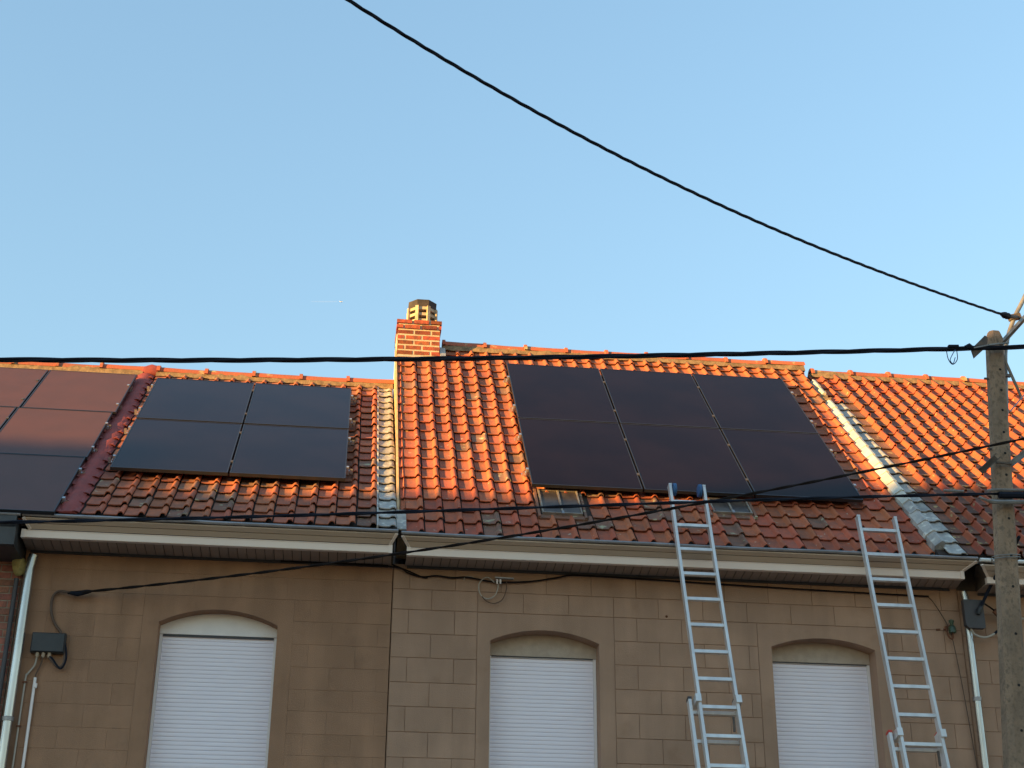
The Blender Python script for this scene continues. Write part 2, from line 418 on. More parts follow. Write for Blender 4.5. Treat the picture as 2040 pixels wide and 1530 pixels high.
def surround(a, b_, zb, zs_, zc, x0, x1, zt, mt, parent, yf, depth):
    """plain rendered band round a segment-headed window, with its reveal"""
    K = 14; m = MB()
    def zarc(x):
        u = (x-a)/(b_-a); h = zc-zs_; w = (b_-a)/2; R = (w*w+h*h)/(2*h)
        return zc-R+sqrt(max(R*R-(x-(a+b_)/2)**2, 0))+0*u
    inner = [(a, zb)]+[(a+(b_-a)*k/K, zarc(a+(b_-a)*k/K)) for k in range(K+1)]+[(b_, zb)]
    outer = [(x0, zb), (x0, zt)]+[(a+(b_-a)*k/K, zt) for k in range(1, K)]+[(x1, zt), (x1, zb)]
    n = len(inner)
    for y in (yf, yf+depth):
        for p in (inner, outer): m.v += [(x, y, z) for x, z in p]
    I = lambda s, l, i: s*2*n+l*n+i
    for i in range(n-1):
        m.f.append((I(0,0,i), I(0,0,i+1), I(0,1,i+1), I(0,1,i)))
        m.f.append((I(0,0,i+1), I(0,0,i), I(1,0,i), I(1,0,i+1)))
        m.f.append((I(0,1,i), I(0,1,i+1), I(1,1,i+1), I(1,1,i)))
    m.f.append((I(0,0,0), I(0,1,0), I(1,1,0), I(1,0,0))); m.f.append((I(0,0,n-1), I(1,0,n-1), I(1,1,n-1), I(0,1,n-1)))
    return part('window_surround', m, mt, parent), zarc

def shutter_window(house, a, b_, zs_, zc, zline, zb, boxmat, yb):
    """roller shutter in a segment-headed opening: guides, arched box front, slats, sill"""
    y = yb
    m = MB(); gw = .028
    m.add([(a+.002,y-.02,zb),(a+gw,y-.02,zb),(a+gw,y-.02,zline-.012),(b_-gw,y-.02,zline-.012),(b_-gw,y-.02,zb),(b_-.002,y-.02,zb),(b_-.002,y-.02,zline),(a+.002,y-.02,zline),
           (a+.002,y+.03,zb),(a+gw,y+.03,zb),(a+gw,y+.03,zline-.012),(b_-gw,y+.03,zline-.012),(b_-gw,y+.03,zb),(b_-.002,y+.03,zb),(b_-.002,y+.03,zline),(a+.002,y+.03,zline)],
          [(0,1,2,7),(2,3,6,7),(3,4,5,6),(8,15,10,9),(10,15,14,11),(11,14,13,12),(0,7,15,8),(5,13,14,6),(7,6,14,15),(1,9,10,2),(2,10,11,3),(3,11,12,4),(0,8,9,1),(4,12,13,5)])
    win = part('window', m, M['pvc'], house)
    m = MB(); K = 14; h = zc-zs_; w = (b_-a)/2; R = (w*w+h*h)/(2*h); cxx = (a+b_)/2
    top = [(a+(b_-a)*k/K, zc-R+sqrt(max(R*R-(a+(b_-a)*k/K-cxx)**2, 0))+.01) for k in range(K+1)]
    ring = [(a+.001, zline+.003)]+[(min(max(x, a+.001), b_-.001), z) for x, z in top]+[(b_-.001, zline+.003)]
    m.loft([[(x, y-.03, z) for x, z in ring], [(x, y+.08, z) for x, z in ring]])
    part('shutter_box', m, boxmat, win)
    m = MB(); m.box((a+gw+.003, y-.024, zline-(.018 if boxmat is M['shutboxw'] else .009)), (b_-gw-.003, y-.0205, zline-.0005)); part('slot_seal', m, M['boxgrey'], win)
    p = .0385; k = 0; L = b_-a-2*gw-.004
    s = MB(); pr = [(0,.0025),(.0015,.0),(.010,-.0012),(.020,-.0016),(.030,-.0010),(.0360,.0008),(.0372,.003),(.0372,.012),(0,.012)]
    s.loft([[(x, yy, -z) for z, yy in pr] for x in (0, L)])
    me = s.mesh('slat', False); me.materials.append(M['shutter'])
    z = zline-.014
    rg = random.Random(int(a*100))
    while z > zb+.03:
        link('slat', me, None, win, Matrix.Translation((a+gw+.002, y-.004+rg.gauss(0, .0004), z))); z -= p
    m = MB(); m.loft([[(x, yy, zz) for yy, zz in ((YW-.05, zb-.06), (YW-.05, zb-.012), (y+.04, zb), (y+.04, zb-.06))] for x in (a+.001, b_-.001)])
    part('sill', m, M['sill'], win)
    m = MB(); m.box((a+.003, y+.09, zb-.06), (b_-.003, y+.11, zs_+.02)); part('window_sash', m, M['pvc'], win)
    return win

def blocks(wall, x0, x1, rows, keep, bw, offs, mt, gap, yf, th, rg, zmax=None):
    """rendered face scored into ashlar blocks; every block its own slab"""
    for j in range(len(rows)-1):
        zt, zb = rows[j]-gap/2, rows[j+1]+gap/2
        if zmax: zt = min(zt, zmax)
        xs = [x0]+[x0+offs[j % len(offs)]+k*bw for k in range(-2, 60) if x0+.05 < x0+offs[j % len(offs)]+k*bw < x1-.05]+[x1]
        segs = [(xs[i], xs[i+1]) for i in range(len(xs)-1)]
        for h in keep:                                  # cut round the window bands
            if zb > h[3]-.02 or zt < h[2]: continue
            out = []
            for s0, s1 in segs:
                if s1 <= h[0] or s0 >= h[1]: out.append((s0, s1)); continue
                if s0 < h[0]: out.append((s0, h[0]))
                if s1 > h[1]: out.append((h[1], s1))
            segs = out
        for s0, s1 in segs:
            if s1-s0 < .02: continue
            q = rg.uniform(-.0007, .0007)
            m = MB(); a, c = s0+gap/2, s1-gap/2; e = min(.0025, gap*.5)
            m.loft([[(a,yf+th,zb),(c,yf+th,zb),(c,yf+th,zt),(a,yf+th,zt)], [(a,yf+e+q,zb),(c,yf+e+q,zb),(c,yf+e+q,zt),(a,yf+e+q,zt)], [(a+e,yf+q,zb+e),(c-e,yf+q,zb+e),(c-e,yf+q,zt-e),(a+e,yf+q,zt-e)]])
            part('block', m, mt, wall)

# ------------------------------------------------------------------ cornices (boxed gutters)
def cornice(house, pl, pr_, zlip, ylip, prof, soff_w, lipmat, boardmats, m_soff, board_name='board', lip_r=.017):
    """pl / pr_: x of the mitred left / right end at lip, foot of the boards, fascia, back of the soffit
       prof: (ytop, ztop, ymid, zmid, ybot, zbot, yf, zf_top, zf_bot)"""
    yt, zt, ym, zm, yb, zb, yf, zft, zfb = prof
    core = MB()
    ring = lambda e, s: [(e[0]+s, yt+.02, zt+.005), (e[1]+s, yb+.02, zb), (e[2]+s, yf+.02, zfb+.014), (e[3]+s, YW+.02, zfb+.014), (e[3]+s, YW+.02, zt+.03), (e[0]+s, yt+.14, zt+.03)]
    core.loft([ring(pl, .012), ring(pr_, -.012)])
    co = part('cornice', core, M['timber'], house)
    mid = lambda e: e[0]+(e[1]-e[0])*((yt-ym)/(yt-yb))
    def board(xa0, xa1, xb0, xb1, y0, z0, y1, z1, g):
        n = V((0, z1-z0, -(y1-y0))).normalized()
        if n.y > 0: n = -n
        dn = V((0, y1-y0, z1-z0)).normalized()
        A = V((0, y0, z0))+dn*g*.5; B = V((0, y1, z1))-dn*g*.5
        q = lambda p, x: V((x, p.y, p.z))
        b = MB(); t = -n*.016
        vs = [q(A, xa0), q(A, xa1), q(B, xb1), q(B, xb0)]
        b.add([*vs, *[v+t for v in vs]], [(0,1,2,3),(7,6,5,4),(0,4,5,1),(1,5,6,2),(2,6,7,3),(3,7,4,0)])
        return b
    part('board', board(pl[0], pr_[0], mid(pl), mid(pr_), yt, zt, ym, zm, .009), boardmats[0], co)
    part('board', board(mid(pl), mid(pr_), pl[1], pr_[1], ym, zm, yb, zb, .009), boardmats[0], co)
    b = MB(); b.loft([[(x, yf, zft), (x, yf-.004, zft-.006), (x, yf, zft-.012), (x, yf, zfb+.004), (x, yf+.004, zfb), (x, yf+.05, zfb), (x, yf+.05, zft)] for x in (pl[2], pr_[2])])
    part('fascia_board', b, boardmats[1], co)
    for e, s in ((pl, 1), (pr_, -1)):                    # end trims along the mitre and a closing cap
        b = MB(); b.bar((e[0]+s*.012, yt-.005, zt), (e[1]+s*.012, yb-.008, zb), .012, .026, (1, 0, 0)); part('end_trim', b, boardmats[1], co)
        b = MB(); b.box((e[2]-.002 if s > 0 else e[2]-.035, yf-.006, zfb-.002), (e[2]+.035 if s > 0 else e[2]+.002, yf-.0005, zft+.003)); part('end_cap', b, boardmats[1], co)
    # gutter lip: rolled zinc edge
    b = MB(); N = 14; rg = random.Random(int(pl[0]*50))
    b.tube([(pl[0]+(pr_[0]-pl[0])*i/N, ylip+rg.gauss(0, .002), zlip+rg.gauss(0, .0022)) for i in range(N+1)], lip_r, 8)
    part('gutter_lip', b, lipmat, co, True)
    b = MB(); b.loft([[(x, ylip, zlip+.008), (x, ylip+.13, zlip+.006), (x, ylip+.13, zlip-.002), (x, ylip, zlip-.004)] for x in (pl[0], pr_[0])]); part('gutter_edge', b, lipmat, co)
    b = MB(); b.box((max(pl[3], pl[2])+.02, YW-.020, zfb-.020), (min(pr_[3], pr_[2])-.02, YW-.0005, zfb+.003)); part('soffit_shade', b, M['darktrim'], co)  # dark strip put in as the shadow line where soffit meets wall
    # soffit boards
    n = max(1, int((pr_[2]-pl[2])/soff_w)); w = (pr_[2]-pl[2])/n
    for i in range(n):
        u0, u1 = i/n, (i+1)/n
        f0, f1 = pl[2]+(pr_[2]-pl[2])*u0, pl[2]+(pr_[2]-pl[2])*u1
        k0, k1 = pl[3]+(pr_[3]-pl[3])*u0, pl[3]+(pr_[3]-pl[3])*u1
        b = MB(); g_ = .0035; z0 = zfb+.004; dz = random.uniform(-.001, .001)
        b.loft([[(f0+g_, yf+.052, zz), (f1-g_, yf+.052, zz), (k1-g_, YW+.004, zz), (k0+g_, YW+.004, zz)] for zz in (z0+dz, z0+.009)])
        part('soffit_board', b, m_soff, co)
    return co

def shell(house, R, x0, x1, mt, rm):
    """wall head behind the gutter, party walls, rear slope and rear wall"""
    zr = R.P(0, YR/cos(R.t)).z-.07; yr = 2*YR+.7
    ze = zr-(yr-YR)*tan(R.t)
    m = MB(); m.box((x0, YW+.012, 5.905), (x1, YW+.25, R.z0+(YW+.02)*tan(R.t)-.10)); part('wall_head', m, M['timber'], house)
    m = MB(); m.loft([[(x, YR+.0, zr), (x, yr+.3, ze-.3*tan(R.t)), (x, yr+.3, ze-.3*tan(R.t)-.06), (x, YR+.0, zr-.08)] for x in (x0, x1)]); part('rear_roof', m, rm, house)
    m = MB(); m.box((x0, yr-.25, 0), (x1, yr, ze-.07)); part('rear_wall', m, mt, house)
    for a in (x0+.003, x1-.103):
        m = MB(); m.loft([[(x, YW+.30, 0), (x, yr-.26, 0), (x, yr-.26, ze-.12), (x, YR, zr-.12), (x, YW+.30, R.z0+(YW+.30)*tan(R.t)-.12)] for x in (a, a+.1)]); part('cross_wall', m, mt, house)

# ------------------------------------------------------------------ HOUSE B (the middle, wide house)
hB = thing('terraced_house', 'beige brown rendered house with two shuttered windows, orange tiled roof and brick chimney', 'house')
XB0, XB1 = .455, 6.035
WINS_B = [(1.392, 2.430, 5.222, 5.335, onY(1085, 1309, YW+.17).z), (4.108, 5.138, 5.262, 5.360, onY(1640, 1321, YW+.17).z)]
rowsB = [5.93, 5.685, 5.487, 5.256, 5.028, 4.796, 4.572, 4.340, 4.110, 3.885, 3.66]
ZB = 3.45
bands = [(1.265, 2.575, ZB, rowsB[2]), (3.975, 5.268, ZB, rowsB[2])]
w = wall_plate(XB0+.002, XB1, 0, 5.93, [(b[0]+.02, b[1]-.02, ZB, b[3]-.02) for b in bands], YW+.0075, YW+.28)
wallB = part('wall', w, M['joint'], hB)
rg = random.Random(5)
blocks(wallB, XB0+.004, XB1, rowsB, bands, .4365, [.155, .37], M['stuccoB'], .0045, YW, .0078, rg)
for (a, b_, s_, c_, zl), bd in zip(WINS_B, bands):
    surround(a, b_, ZB, s_, c_, bd[0]+.003, bd[1]-.003, bd[3]-.003, M['stuccoB'], wallB, YW, .26)
    shutter_window(hB, a, b_, s_, c_, zl, ZB, M['shutbox'], YW+.21)
m = MB(); m.box((XB0+.004, YW, 0), (XB1, YW+.0078, 3.44)); part('plinth_render', m, M['stuccoB'], wallB)

deckB = roof_deck(RB, hB, .47, 5.70, -.96, 4.20, M['deck'])
hidB = lambda x, d: 2.05 < x < 5.05 and .22 < d < 3.25
SKY = [(1.885, 2.285, -.50, .03), (3.635, 4.035, -.305, .01)]
skB = lambda x, d: any(s[0]-.02 < x < s[1]+.02 and s[2]-.05 < d < s[3]+.03 for s in SKY) or (d > 3.75 and .47 < x < 1.03)
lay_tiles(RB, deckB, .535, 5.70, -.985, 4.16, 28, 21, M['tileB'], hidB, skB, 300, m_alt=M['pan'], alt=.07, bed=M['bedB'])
lay_tiles(RB, deckB, .493, .537, -.52, 3.70, 1, 17, M['tileB'], None, None, 300, name='verge_tile', flat=True)
zRB = RB.P(0, YR/cos(tB)).z
ridge_row(deckB, 1.06, 5.74, YR, zRB+.005, 9, M['ridge'], tB, seedv=3)
# party wall that rises above the lower roof on the left, with its pale capping
m = MB(); m.loft([[(x, d*cos(tB), RB.P(0, d).z+.0) for d in (-.9, 4.19)] + [(x, YR, 8.9), (x, -.30, 6.0)] for x in (.474, .60)]); part('party_wall', m, M['ochreverge'], hB)
m = MB(); m.loft([[RB.P(.462, d, .0), RB.P(.462, d, .030), RB.P(.484, d, .034), RB.P(.492, d, .01)] for d in [-.55+.3*i for i in range(16)]]); part('verge_capping', m, M['ochreverge'], deckB, True)
for sk, lab in zip(SKY, ('two-pane skylight',)*2):
    x0, x1, d0, d1 = sk; fr = MB(); H = .062; T = .014; X = (x0+x1)/2
    A = [(x0,d0),(x1,d0),(x1,d1),(x0,d1)]; B_ = [(x0+T,d0+T),(x1-T,d0+T),(x1-T,d1-T),(x0+T,d1-T)]
    fr.v = [tuple(RB.P(x, d, -.02)) for x, d in A]+[tuple(RB.P(x, d, H)) for x, d in A]+[tuple(RB.P(x, d, H)) for x, d in B_]+[tuple(RB.P(x, d, H-.03)) for x, d in B_]
    for i in range(4):
        k = (i+1) % 4
        fr.f += [(i, k, 4+k, 4+i), (4+i, 4+k, 8+k, 8+i), (8+i, 8+k, 12+k, 12+i)]
    skl = part('skylight', fr, M['oldframe'], hB)
    for q0, q1 in ((x0+T, X-.008), (X+.008, x1-T)):
        p = MB(); p.loft([[RB.P(q0, d0+T, z), RB.P(q1, d0+T, z), RB.P(q1, d1-T, z), RB.P(q0, d1-T, z)] for z in (H-.02, H-.014)]); part('pane', p, M['skypane'], skl)
    p = MB(); p.loft([[RB.P(X-.009, d, H-.028), RB.P(X+.009, d, H-.028), RB.P(X+.009, d, H-.002), RB.P(X-.009, d, H-.002)] for d in (d0+T, d1-T)]); part('glazing_bar', p, M['oldframe'], skl)
    p = MB(); p.loft([[RB.P(x, d0-.06, .03), RB.P(x, d0, .035), RB.P(x, d0, .01), RB.P(x, d0-.06, .005)] for x in (x0-.03, x1+.03)]); part('apron', p, M['pan'], skl)
    for xx in (x0-.03, x1+.03):
        p = MB(); p.loft([[RB.P(xx-.02, d, .0), RB.P(xx+.02, d, .0), RB.P(xx+.012, d, .045), RB.P(xx-.012, d, .045)] for d in (d0-.05, d1+.03)]); part('side_flashing', p, M['pan'], skl)
    p = MB(); p.loft([[RB.P(X-.012, d, H), RB.P(X+.012, d, H), RB.P(X+.012, d, H+.012), RB.P(X-.012, d, H+.012)] for d in (d0-.03, d0+.03)]); part('handle', p, M['zinc'], skl)

cornice(hB, (.500, .566, .562, .558), (6.088, 5.978, 5.975, 6.032), 6.088, -.803, (-.80, 6.058, -.745, 6.031, -.69, 5.988, -.70, 5.985, 5.908), .083, M['zinc'], (M['trim'], M['fascia']), M['soffit'])

shell(hB, RB, .61, 5.70, M['opbrick'], M['oproof'])
# chimney: mortar core, every brick its own piece
YC = 2.62; cx0, cx1, cy1 = .487, 1.012, 3.20
courses = [(9.30+.0, 9.37)]
m = MB(); m.box((cx0+.005, YC+.0045, 9.1), (cx1-.005, cy1-.005, 10.03))
chim = part('chimney', m, M['chmortar'], hB)
rg = random.Random(21)
bm_cache = {}
def brick(x0, y0, z0, x1, y1, z1, mt, parent, q=.004, rg=rg):
    m = MB(); j = lambda: rg.uniform(-q, q)*.6
    e = .004
    vs = [(x0+j(),y0+j()*.3,z0+j()),(x1+j(),y0+j()*.3,z0+j()),(x1+j(),y1,z0+j()),(x0+j(),y1,z0+j()),(x0+j(),y0+j()*.3,z1+j()),(x1+j(),y0+j()*.3,z1+j()),(x1+j(),y1,z1+j()),(x0+j(),y1,z1+j())]
    m.add(vs, [(0,3,2,1),(4,5,6,7),(0,1,5,4),(1,2,6,5),(2,3,7,6),(3,0,4,7)])
    part('brick', m, mt, parent)
zc = 10.035; hcs = .0705
for c in range(10):
    z1 = zc-c*hcs; z0 = z1-hcs+.023
    pj = .016 if c < 2 else 0.0
    X0, X1, Y0, Y1 = cx0-pj, cx1+pj, YC-pj, cy1+pj
    xs = [X0, X0+.09, X0+.30, X0+.51, X1] if c % 2 else [X0, X0+.20, X0+.41, X1]
    xs = [x for x in xs if x < X1-.03]+[X1]
    for i in range(len(xs)-1): brick(xs[i]+(.013 if i else 0), Y0, z0, xs[i+1]-(.013 if i < len(xs)-2 else 0), Y0+.09, z1, M['chbrick'], chim)
    ys = [Y0+.098, Y0+.21, Y0+.42, Y1] if c % 2 else [Y0+.098, Y0+.31, Y0+.52, Y1]
    for i in range(len(ys)-1):
        if ys[i+1]-ys[i] < .03: continue
        brick(X1-.09, ys[i]+.006, z0, X1, ys[i+1]-.006, z1, M['chbrick'], chim)
        if c < 2: brick(X0, ys[i]+.006, z0, X0+.09, ys[i+1]-.006, z1, M['chbrick'], chim)
m = MB(); m.box((cx0-.012, YC+.1, 9.1), (cx0+.006, cy1, 9.885)); part('render_coat', m, M['whiteverge'], chim)   # the left face is rendered
m = MB(); m.loft([[RB.P(x, 3.70, h) for h in (.02, .05)]+[RB.P(x, 3.745, .05), RB.P(x, 3.745, .02)] for x in (.49, 1.05)]); part('flashing', m, M['chmortar'], chim)
m = MB(); m.loft([[RB.P(x, d, .045), RB.P(x, d, .07), RB.P(x+.07, d, .058), RB.P(x+.07, d, .04)] for x in (1.02,) for d in (3.65, 3.78, 3.93, 4.05)]); part('flashing', m, M['leadtile'], chim)
# octagonal precast pot: cream louvred body under a dark hood
pc = V((.79, 2.86, 10.035)); R_ = .185
oc = lambda r, z: [(pc.x+r*cos(pi/8+k*pi/4), pc.y+r*sin(pi/8+k*pi/4), pc.z+z) for k in range(8)]
m = MB(); m.loft([oc(.11, -.02), oc(.11, .29)]); pot = part('chimney_pot', m, M['potdark'], hB)
m = MB(); m.loft([oc(R_, -.015), oc(R_, .068)]); part('base_ring', m, M['potcream'], pot)
m = MB(); m.loft([oc(R_, .116), oc(R_, .155)]); part('louver', m, M['potcream'], pot)
m = MB(); m.loft([oc(R_-.002, .200), oc(R_-.002, .24)]); part('louver', m, M['potcream'], pot)
m = MB(); m.loft([oc(R_+.002, .241), oc(R_+.006, .335), oc(R_-.05, .352)]); part('hood', m, M['potdark'], pot)
for k in range(8):
    a = pi/8+k*pi/4
    m = MB(); c = V((pc.x+(R_+.002)*cos(a), pc.y+(R_+.002)*sin(a), pc.z)); d_ = V((cos(a), sin(a), 0))
    m.bar(c+V((0, 0, -.015)), c+V((0, 0, .245)), .040, .028, d_); part('rib', m, M['potcream'], pot)

# ------------------------------------------------------------------ HOUSE A (narrow house left of it)
hA = thing('terraced_house', 'narrow dark brown rendered house with one white shutter, between brick house and chimney house', 'house')
XA0, XA1 = -2.955, .449
rowsA = [5.93, 5.745, 5.535, 5.330, 5.114, 4.902, 4.694, 4.498, 4.292, 4.100, 3.89, 3.69]
bandA = (-1.83, -.455, ZB, rowsA[2])
wA = wall_plate(XA0, XA1, 0, 5.93, [(bandA[0]+.02, bandA[1]-.02, ZB, bandA[3]-.02)], YW+.0045, YW+.28)
wallA = part('wall', wA, M['joint'], hA)
blocks(wallA, XA0, XA1, rowsA, [bandA], .432, [.06, .265], M['stuccoA'], .0018, YW, .0048, random.Random(8))
surround(-1.681, -.597, ZB, 5.281, 5.415, bandA[0]+.0012, bandA[1]-.0012, bandA[3]-.0012, M['stuccoA'], wallA, YW, .24)
shutter_window(hA, -1.681, -.597, 5.281, 5.415, onY(430, 1266, YW+.14).z, ZB, M['shutboxw'], YW+.18)
m = MB(); m.box((XA0, YW, 0), (XA1, YW+.0048, 3.44)); part('plinth_render', m, M['stuccoA'], wallA)
deckA = roof_deck(RA, hA, -2.64, .46, -1.02, 3.83, M['deck'])
hidA = lambda x, d: -2.15 < x < -.25 and .2 < d < 3.2
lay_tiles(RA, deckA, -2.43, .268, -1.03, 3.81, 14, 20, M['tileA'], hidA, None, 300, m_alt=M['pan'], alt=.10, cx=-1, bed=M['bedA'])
lay_tiles(RA, deckA, -2.65, -2.44, -1.03, 3.81, 1, 20, M['redtile'], None, None, 300, name='painted_tile', flat=True)
lay_tiles(RA, deckA, .285, .452, -1.03, 3.81, 1, 20, M['leadtile'], None, None, 300, name='flashing_tile', flat=True)
m = MB(); m.loft([[RA.P(.268+dx, d, h) for dx, h in ((0, .0), (0, .034), (.016, .036), (.016, 0))] for d in [-1.03+.242*i for i in range(21)]]); part('lead_edge', m, M['leadtile'], deckA)
m = MB(); m.loft([[RA.P(-2.545+dx, d, h+.004*((i*7) % 5)) for dx, h in ((-.085, .015), (-.03, .036), (.03, .038), (.085, .015))] for i, d in enumerate([-1.03+.121*i for i in range(41)])]); part('painted_roll', m, M['redtile'], deckA, True)
zRA = RA.P(0, YR/cos(tA)).z
ridge_row(deckA, -2.42, .46, YR, zRA+.012, 5, M['ridge'], tA, seedv=9)
m = MB(); m.tube([(-2.60, YR, zRA+.0), (-2.48, YR-.01, zRA+.03), (-2.40, YR-.01, zRA+.02)], [.085, .098, .085], 10); part('ridge_end', m, M['redtile'], deckA, True)
cornice(hA, (-2.93, -2.875, -2.935, -2.955), (.468, .415, .422, .430), 6.09, -.853, (-.85, 6.060, -.80, 6.026, -.75, 5.983, -.755, 5.979, 5.905), .083, M['zinc'], (M['trim'], M['fascia']), M['soffit'])
shell(hA, RA, -2.62, .452, M['opbrick'], M['oproof'])
# lead saddle over the joint between the two gutters
m = MB(); m.loft([[RB.P(.455, d, .05), RB.P(.455, d, .062), RB.P(.545, d, .062+.008*(i % 2)), RB.P(.55, d, .05)] for i, d in enumerate((-1.0, -.9, -.8, -.7, -.6))]); part('lead_saddle', m, M['leadtile'], deckA)

# ------------------------------------------------------------------ HOUSE 0 (brick house, left edge)
h0 = thing('terraced_house', 'red brick house at the left edge with dark gutter and brown solar panels', 'house')
m = wall_plate(-9.0, -2.962, 0, 5.83, [], YW+.006, YW+.28)
wall0 = part('wall', m, M['brickmortar'], h0)
rg = random.Random(77)
zz = 5.825; c = 0
while zz > 4.10:
    x = -2.966 - (.0 if c % 2 else .095)
    if c % 2 == 0: brick(-2.966-.085, YW, zz-.056, -2.966, YW+.09, zz, M['brick'], wall0, .003, rg); 
    while x > -4.6:
        brick(x-.185, YW+rg.uniform(-.002, .002), zz-.056, x-.001, YW+.09, zz, M['brick'], wall0, .003, rg); x -= .197
    zz -= .068; c += 1
m = MB(); zz = 5.825; c = 0                        # the brickwork beyond the photograph's edge
while zz > .1:
    x = (-2.966 if zz < 4.11 else -4.62)-(0 if c % 2 else .095)
    while x > -8.8:
        if zz < 4.11 or x < -4.8: m.box((x-.185, YW, zz-.056), (x-.001, YW+.02, zz))
        x -= .197
    zz -= .068; c += 1
o = part('bricks', m, M['brick'], wall0); o['kind'] = 'stuff'
deck0 = roof_deck(R0, h0, -9.0, -2.66, -1.0, 3.86, M['deck'])
lay_tiles(R0, deck0, -8.90, -2.66, -1.03, 3.83, 33, 20, M['tileA'], lambda x, d: (d < 3.3 and d > -.75 and x < -2.8) or x < -4.7, None, 300, cx=-3)
zR0 = R0.P(0, YR/cos(t0)).z
ridge_row(deck0, -8.82, -2.58, YR, zR0+.03, 12, M['ridge'], t0, seedv=14)
m = MB(); m.loft([[(x, y, z) for y, z in ((-.90, 6.04), (-.90, 5.985), (-.87, 5.96), (-.86, 5.80), (-.82, 5.79), (YW, 5.79), (YW, 5.98), (-.8, 6.04))] for x in (-9.0, -2.965)]); cg = part('cornice', m, M['darktrim'], h0)
m = MB(); m.tube([(-9.0, -.87, 6.082), (-5, -.868, 6.085), (-2.94, -.868, 6.082)], .017, 8); part('gutter_lip', m, M['zinc'], cg, True)
m = MB(); m.box((-9.0, -.875, 6.035), (-2.97, -.80, 6.075)); part('gutter_trough', m, M['darktrim'], cg)

shell(h0, R0, -9.0, -2.665, M['opbrick'], M['oproof'])
# ------------------------------------------------------------------ HOUSE C (right edge)
hC = thing('terraced_house', 'house behind the concrete pole at the right edge, bright orange tiles with lichen', 'house')
XC1 = 14.0
rowsC = [5.90, 5.66, 5.43, 5.20, 4.97, 4.74, 4.51, 4.28, 4.05, 3.82, 3.6]
wallC = part('wall', wall_plate(XB1+.003, XC1, 0, 5.90, [], YW+.0065, YW+.28), M['joint'], hC)
blocks(wallC, XB1+.006, XC1, rowsC, [], .4365, [.02, .24], M['stuccoB'], .0045, YW, .0068, random.Random(18))
m = MB(); m.box((XB1+.006, YW, 0), (XC1, YW+.0068, 3.59)); part('plinth_render', m, M['stuccoB'], wallC)
deckC = roof_deck(RC, hC, 5.715, XC1, -1.09, 4.06, M['deck'])
lay_tiles(RC, deckC, 5.985, 13.99, -1.125, 4.04, 43, 21, M['tileC'], lambda x, d: x > 9.0, None, 300, cx=6, m_alt=M['pan'], alt=0, rollh=.056, bed=M['shadebedC'])
lay_tiles(RC, deckC, 5.79, 5.985, -1.125, 3.05, 1, 17, M['leadtile'], None, None, 300, name='flashing_tile', flat=True)
lay_tiles(RC, deckC, 5.79, 5.985, 3.05, 4.04, 1, 4, M['tileC'], None, None, 300)
# pale upright verge pieces facing left, one under each tile course
L_ = 4.0/16
for i in range(19):
    d = -.98+i*L_*.99
    if i == 16: continue
    m = MB(); j = random.uniform(-.006, .006)+(.03 if i > 16 else 0)
    m.loft([[RC.P(5.695+j, dd, -.14), RC.P(5.70+j, dd, .02+e), RC.P(5.765, dd, .078+e), RC.P(5.80, dd, .07+e), RC.P(5.80, dd, .0)] for dd, e in ((d, .014), (d+.05, .010), (d+L_*1.04, .0))])
    part('verge_piece', m, M['whiteverge'] if i > 3 else M['leadtile'], deckC, True)
m = MB(); rgm = random.Random(2)
m.loft([[RC.P(5.70+rgm.uniform(-.02, .02), 2.94+.04*i, .0), RC.P(5.71+rgm.uniform(-.02, .02), 2.94+.04*i, .05), RC.P(5.80+rgm.uniform(-.03, .03), 2.94+.04*i, .07+rgm.uniform(-.02, .02)), RC.P(5.83, 2.94+.04*i, .0)] for i in range(10)]); part('verge_mortar', m, M['mortar'], deckC)
zRC = RC.P(0, YR/cos(tC)).z
ridge_row(deckC, 5.84, 13.98, YR, zRC+.01, 16, M['ridge'], tC, seedv=23)
cornice(hC, (6.103, 6.199, 6.199, 6.226), (XC1, XC1, XC1, XC1), 6.068, -.823, (-.82, 6.02, -.76, 5.98, -.70, 5.936, -.71, 5.934, 5.872), .083, M['whitelip'], (M['trim'], M['fascia']), M['soffit'], lip_r=.02)

shell(hC, RC, 5.72, XC1, M['opbrick'], M['oproof'])
# ------------------------------------------------------------------ solar panels
def panel_proto(name, W, H, gm, cells):
    b = MB(); T = .035; F_ = .011
    b.v = [(-W/2,0,-T),(W/2,0,-T),(W/2,H,-T),(-W/2,H,-T),(-W/2,0,0),(W/2,0,0),(W/2,H,0),(-W/2,H,0),(-W/2+F_,F_,0),(W/2-F_,F_,0),(W/2-F_,H-F_,0),(-W/2+F_,H-F_,0),(-W/2+F_,F_,-.004),(W/2-F_,F_,-.004),(W/2-F_,H-F_,-.004),(-W/2+F_,H-F_,-.004)]
    b.f = [(0,3,2,1)]
    for i in range(4):
        k = (i+1) % 4; b.f += [(i,k,4+k,4+i),(4+i,4+k,8+k,8+i),(8+i,8+k,12+k,12+i)]
    fm = b.mesh('frame'); fm.materials.append(M['aluframe'])
    b = MB(); b.box((-W/2+F_+.0005, F_+.0005, -.012), (W/2-F_-.0005, H-F_-.0005, -.0025)); gmh = b.mesh('glass'); gmh.materials.append(gm)
    b = MB(); b.box((-.14, H*.86, -.055), (.14, H*.93, -.036)); jm = b.mesh('connection_box'); jm.materials.append(M['boxblk'])
    return [('frame', fm), ('glass', gmh), ('connection_box', jm)]
def place_panel(proto, R, x, d, h, label, group, rz=0):
    o = thing('solar_panel', label, 'solar panel', group)
    o.matrix_basis = R.M(x, d, h) @ Matrix.Rotation(rz, 4, 'Z')
    for n, me in proto: link(n, me, None, o)
OFF = .13
pB = panel_proto('solar_panel', 1.134, 1.711, M['glassB'], 0)
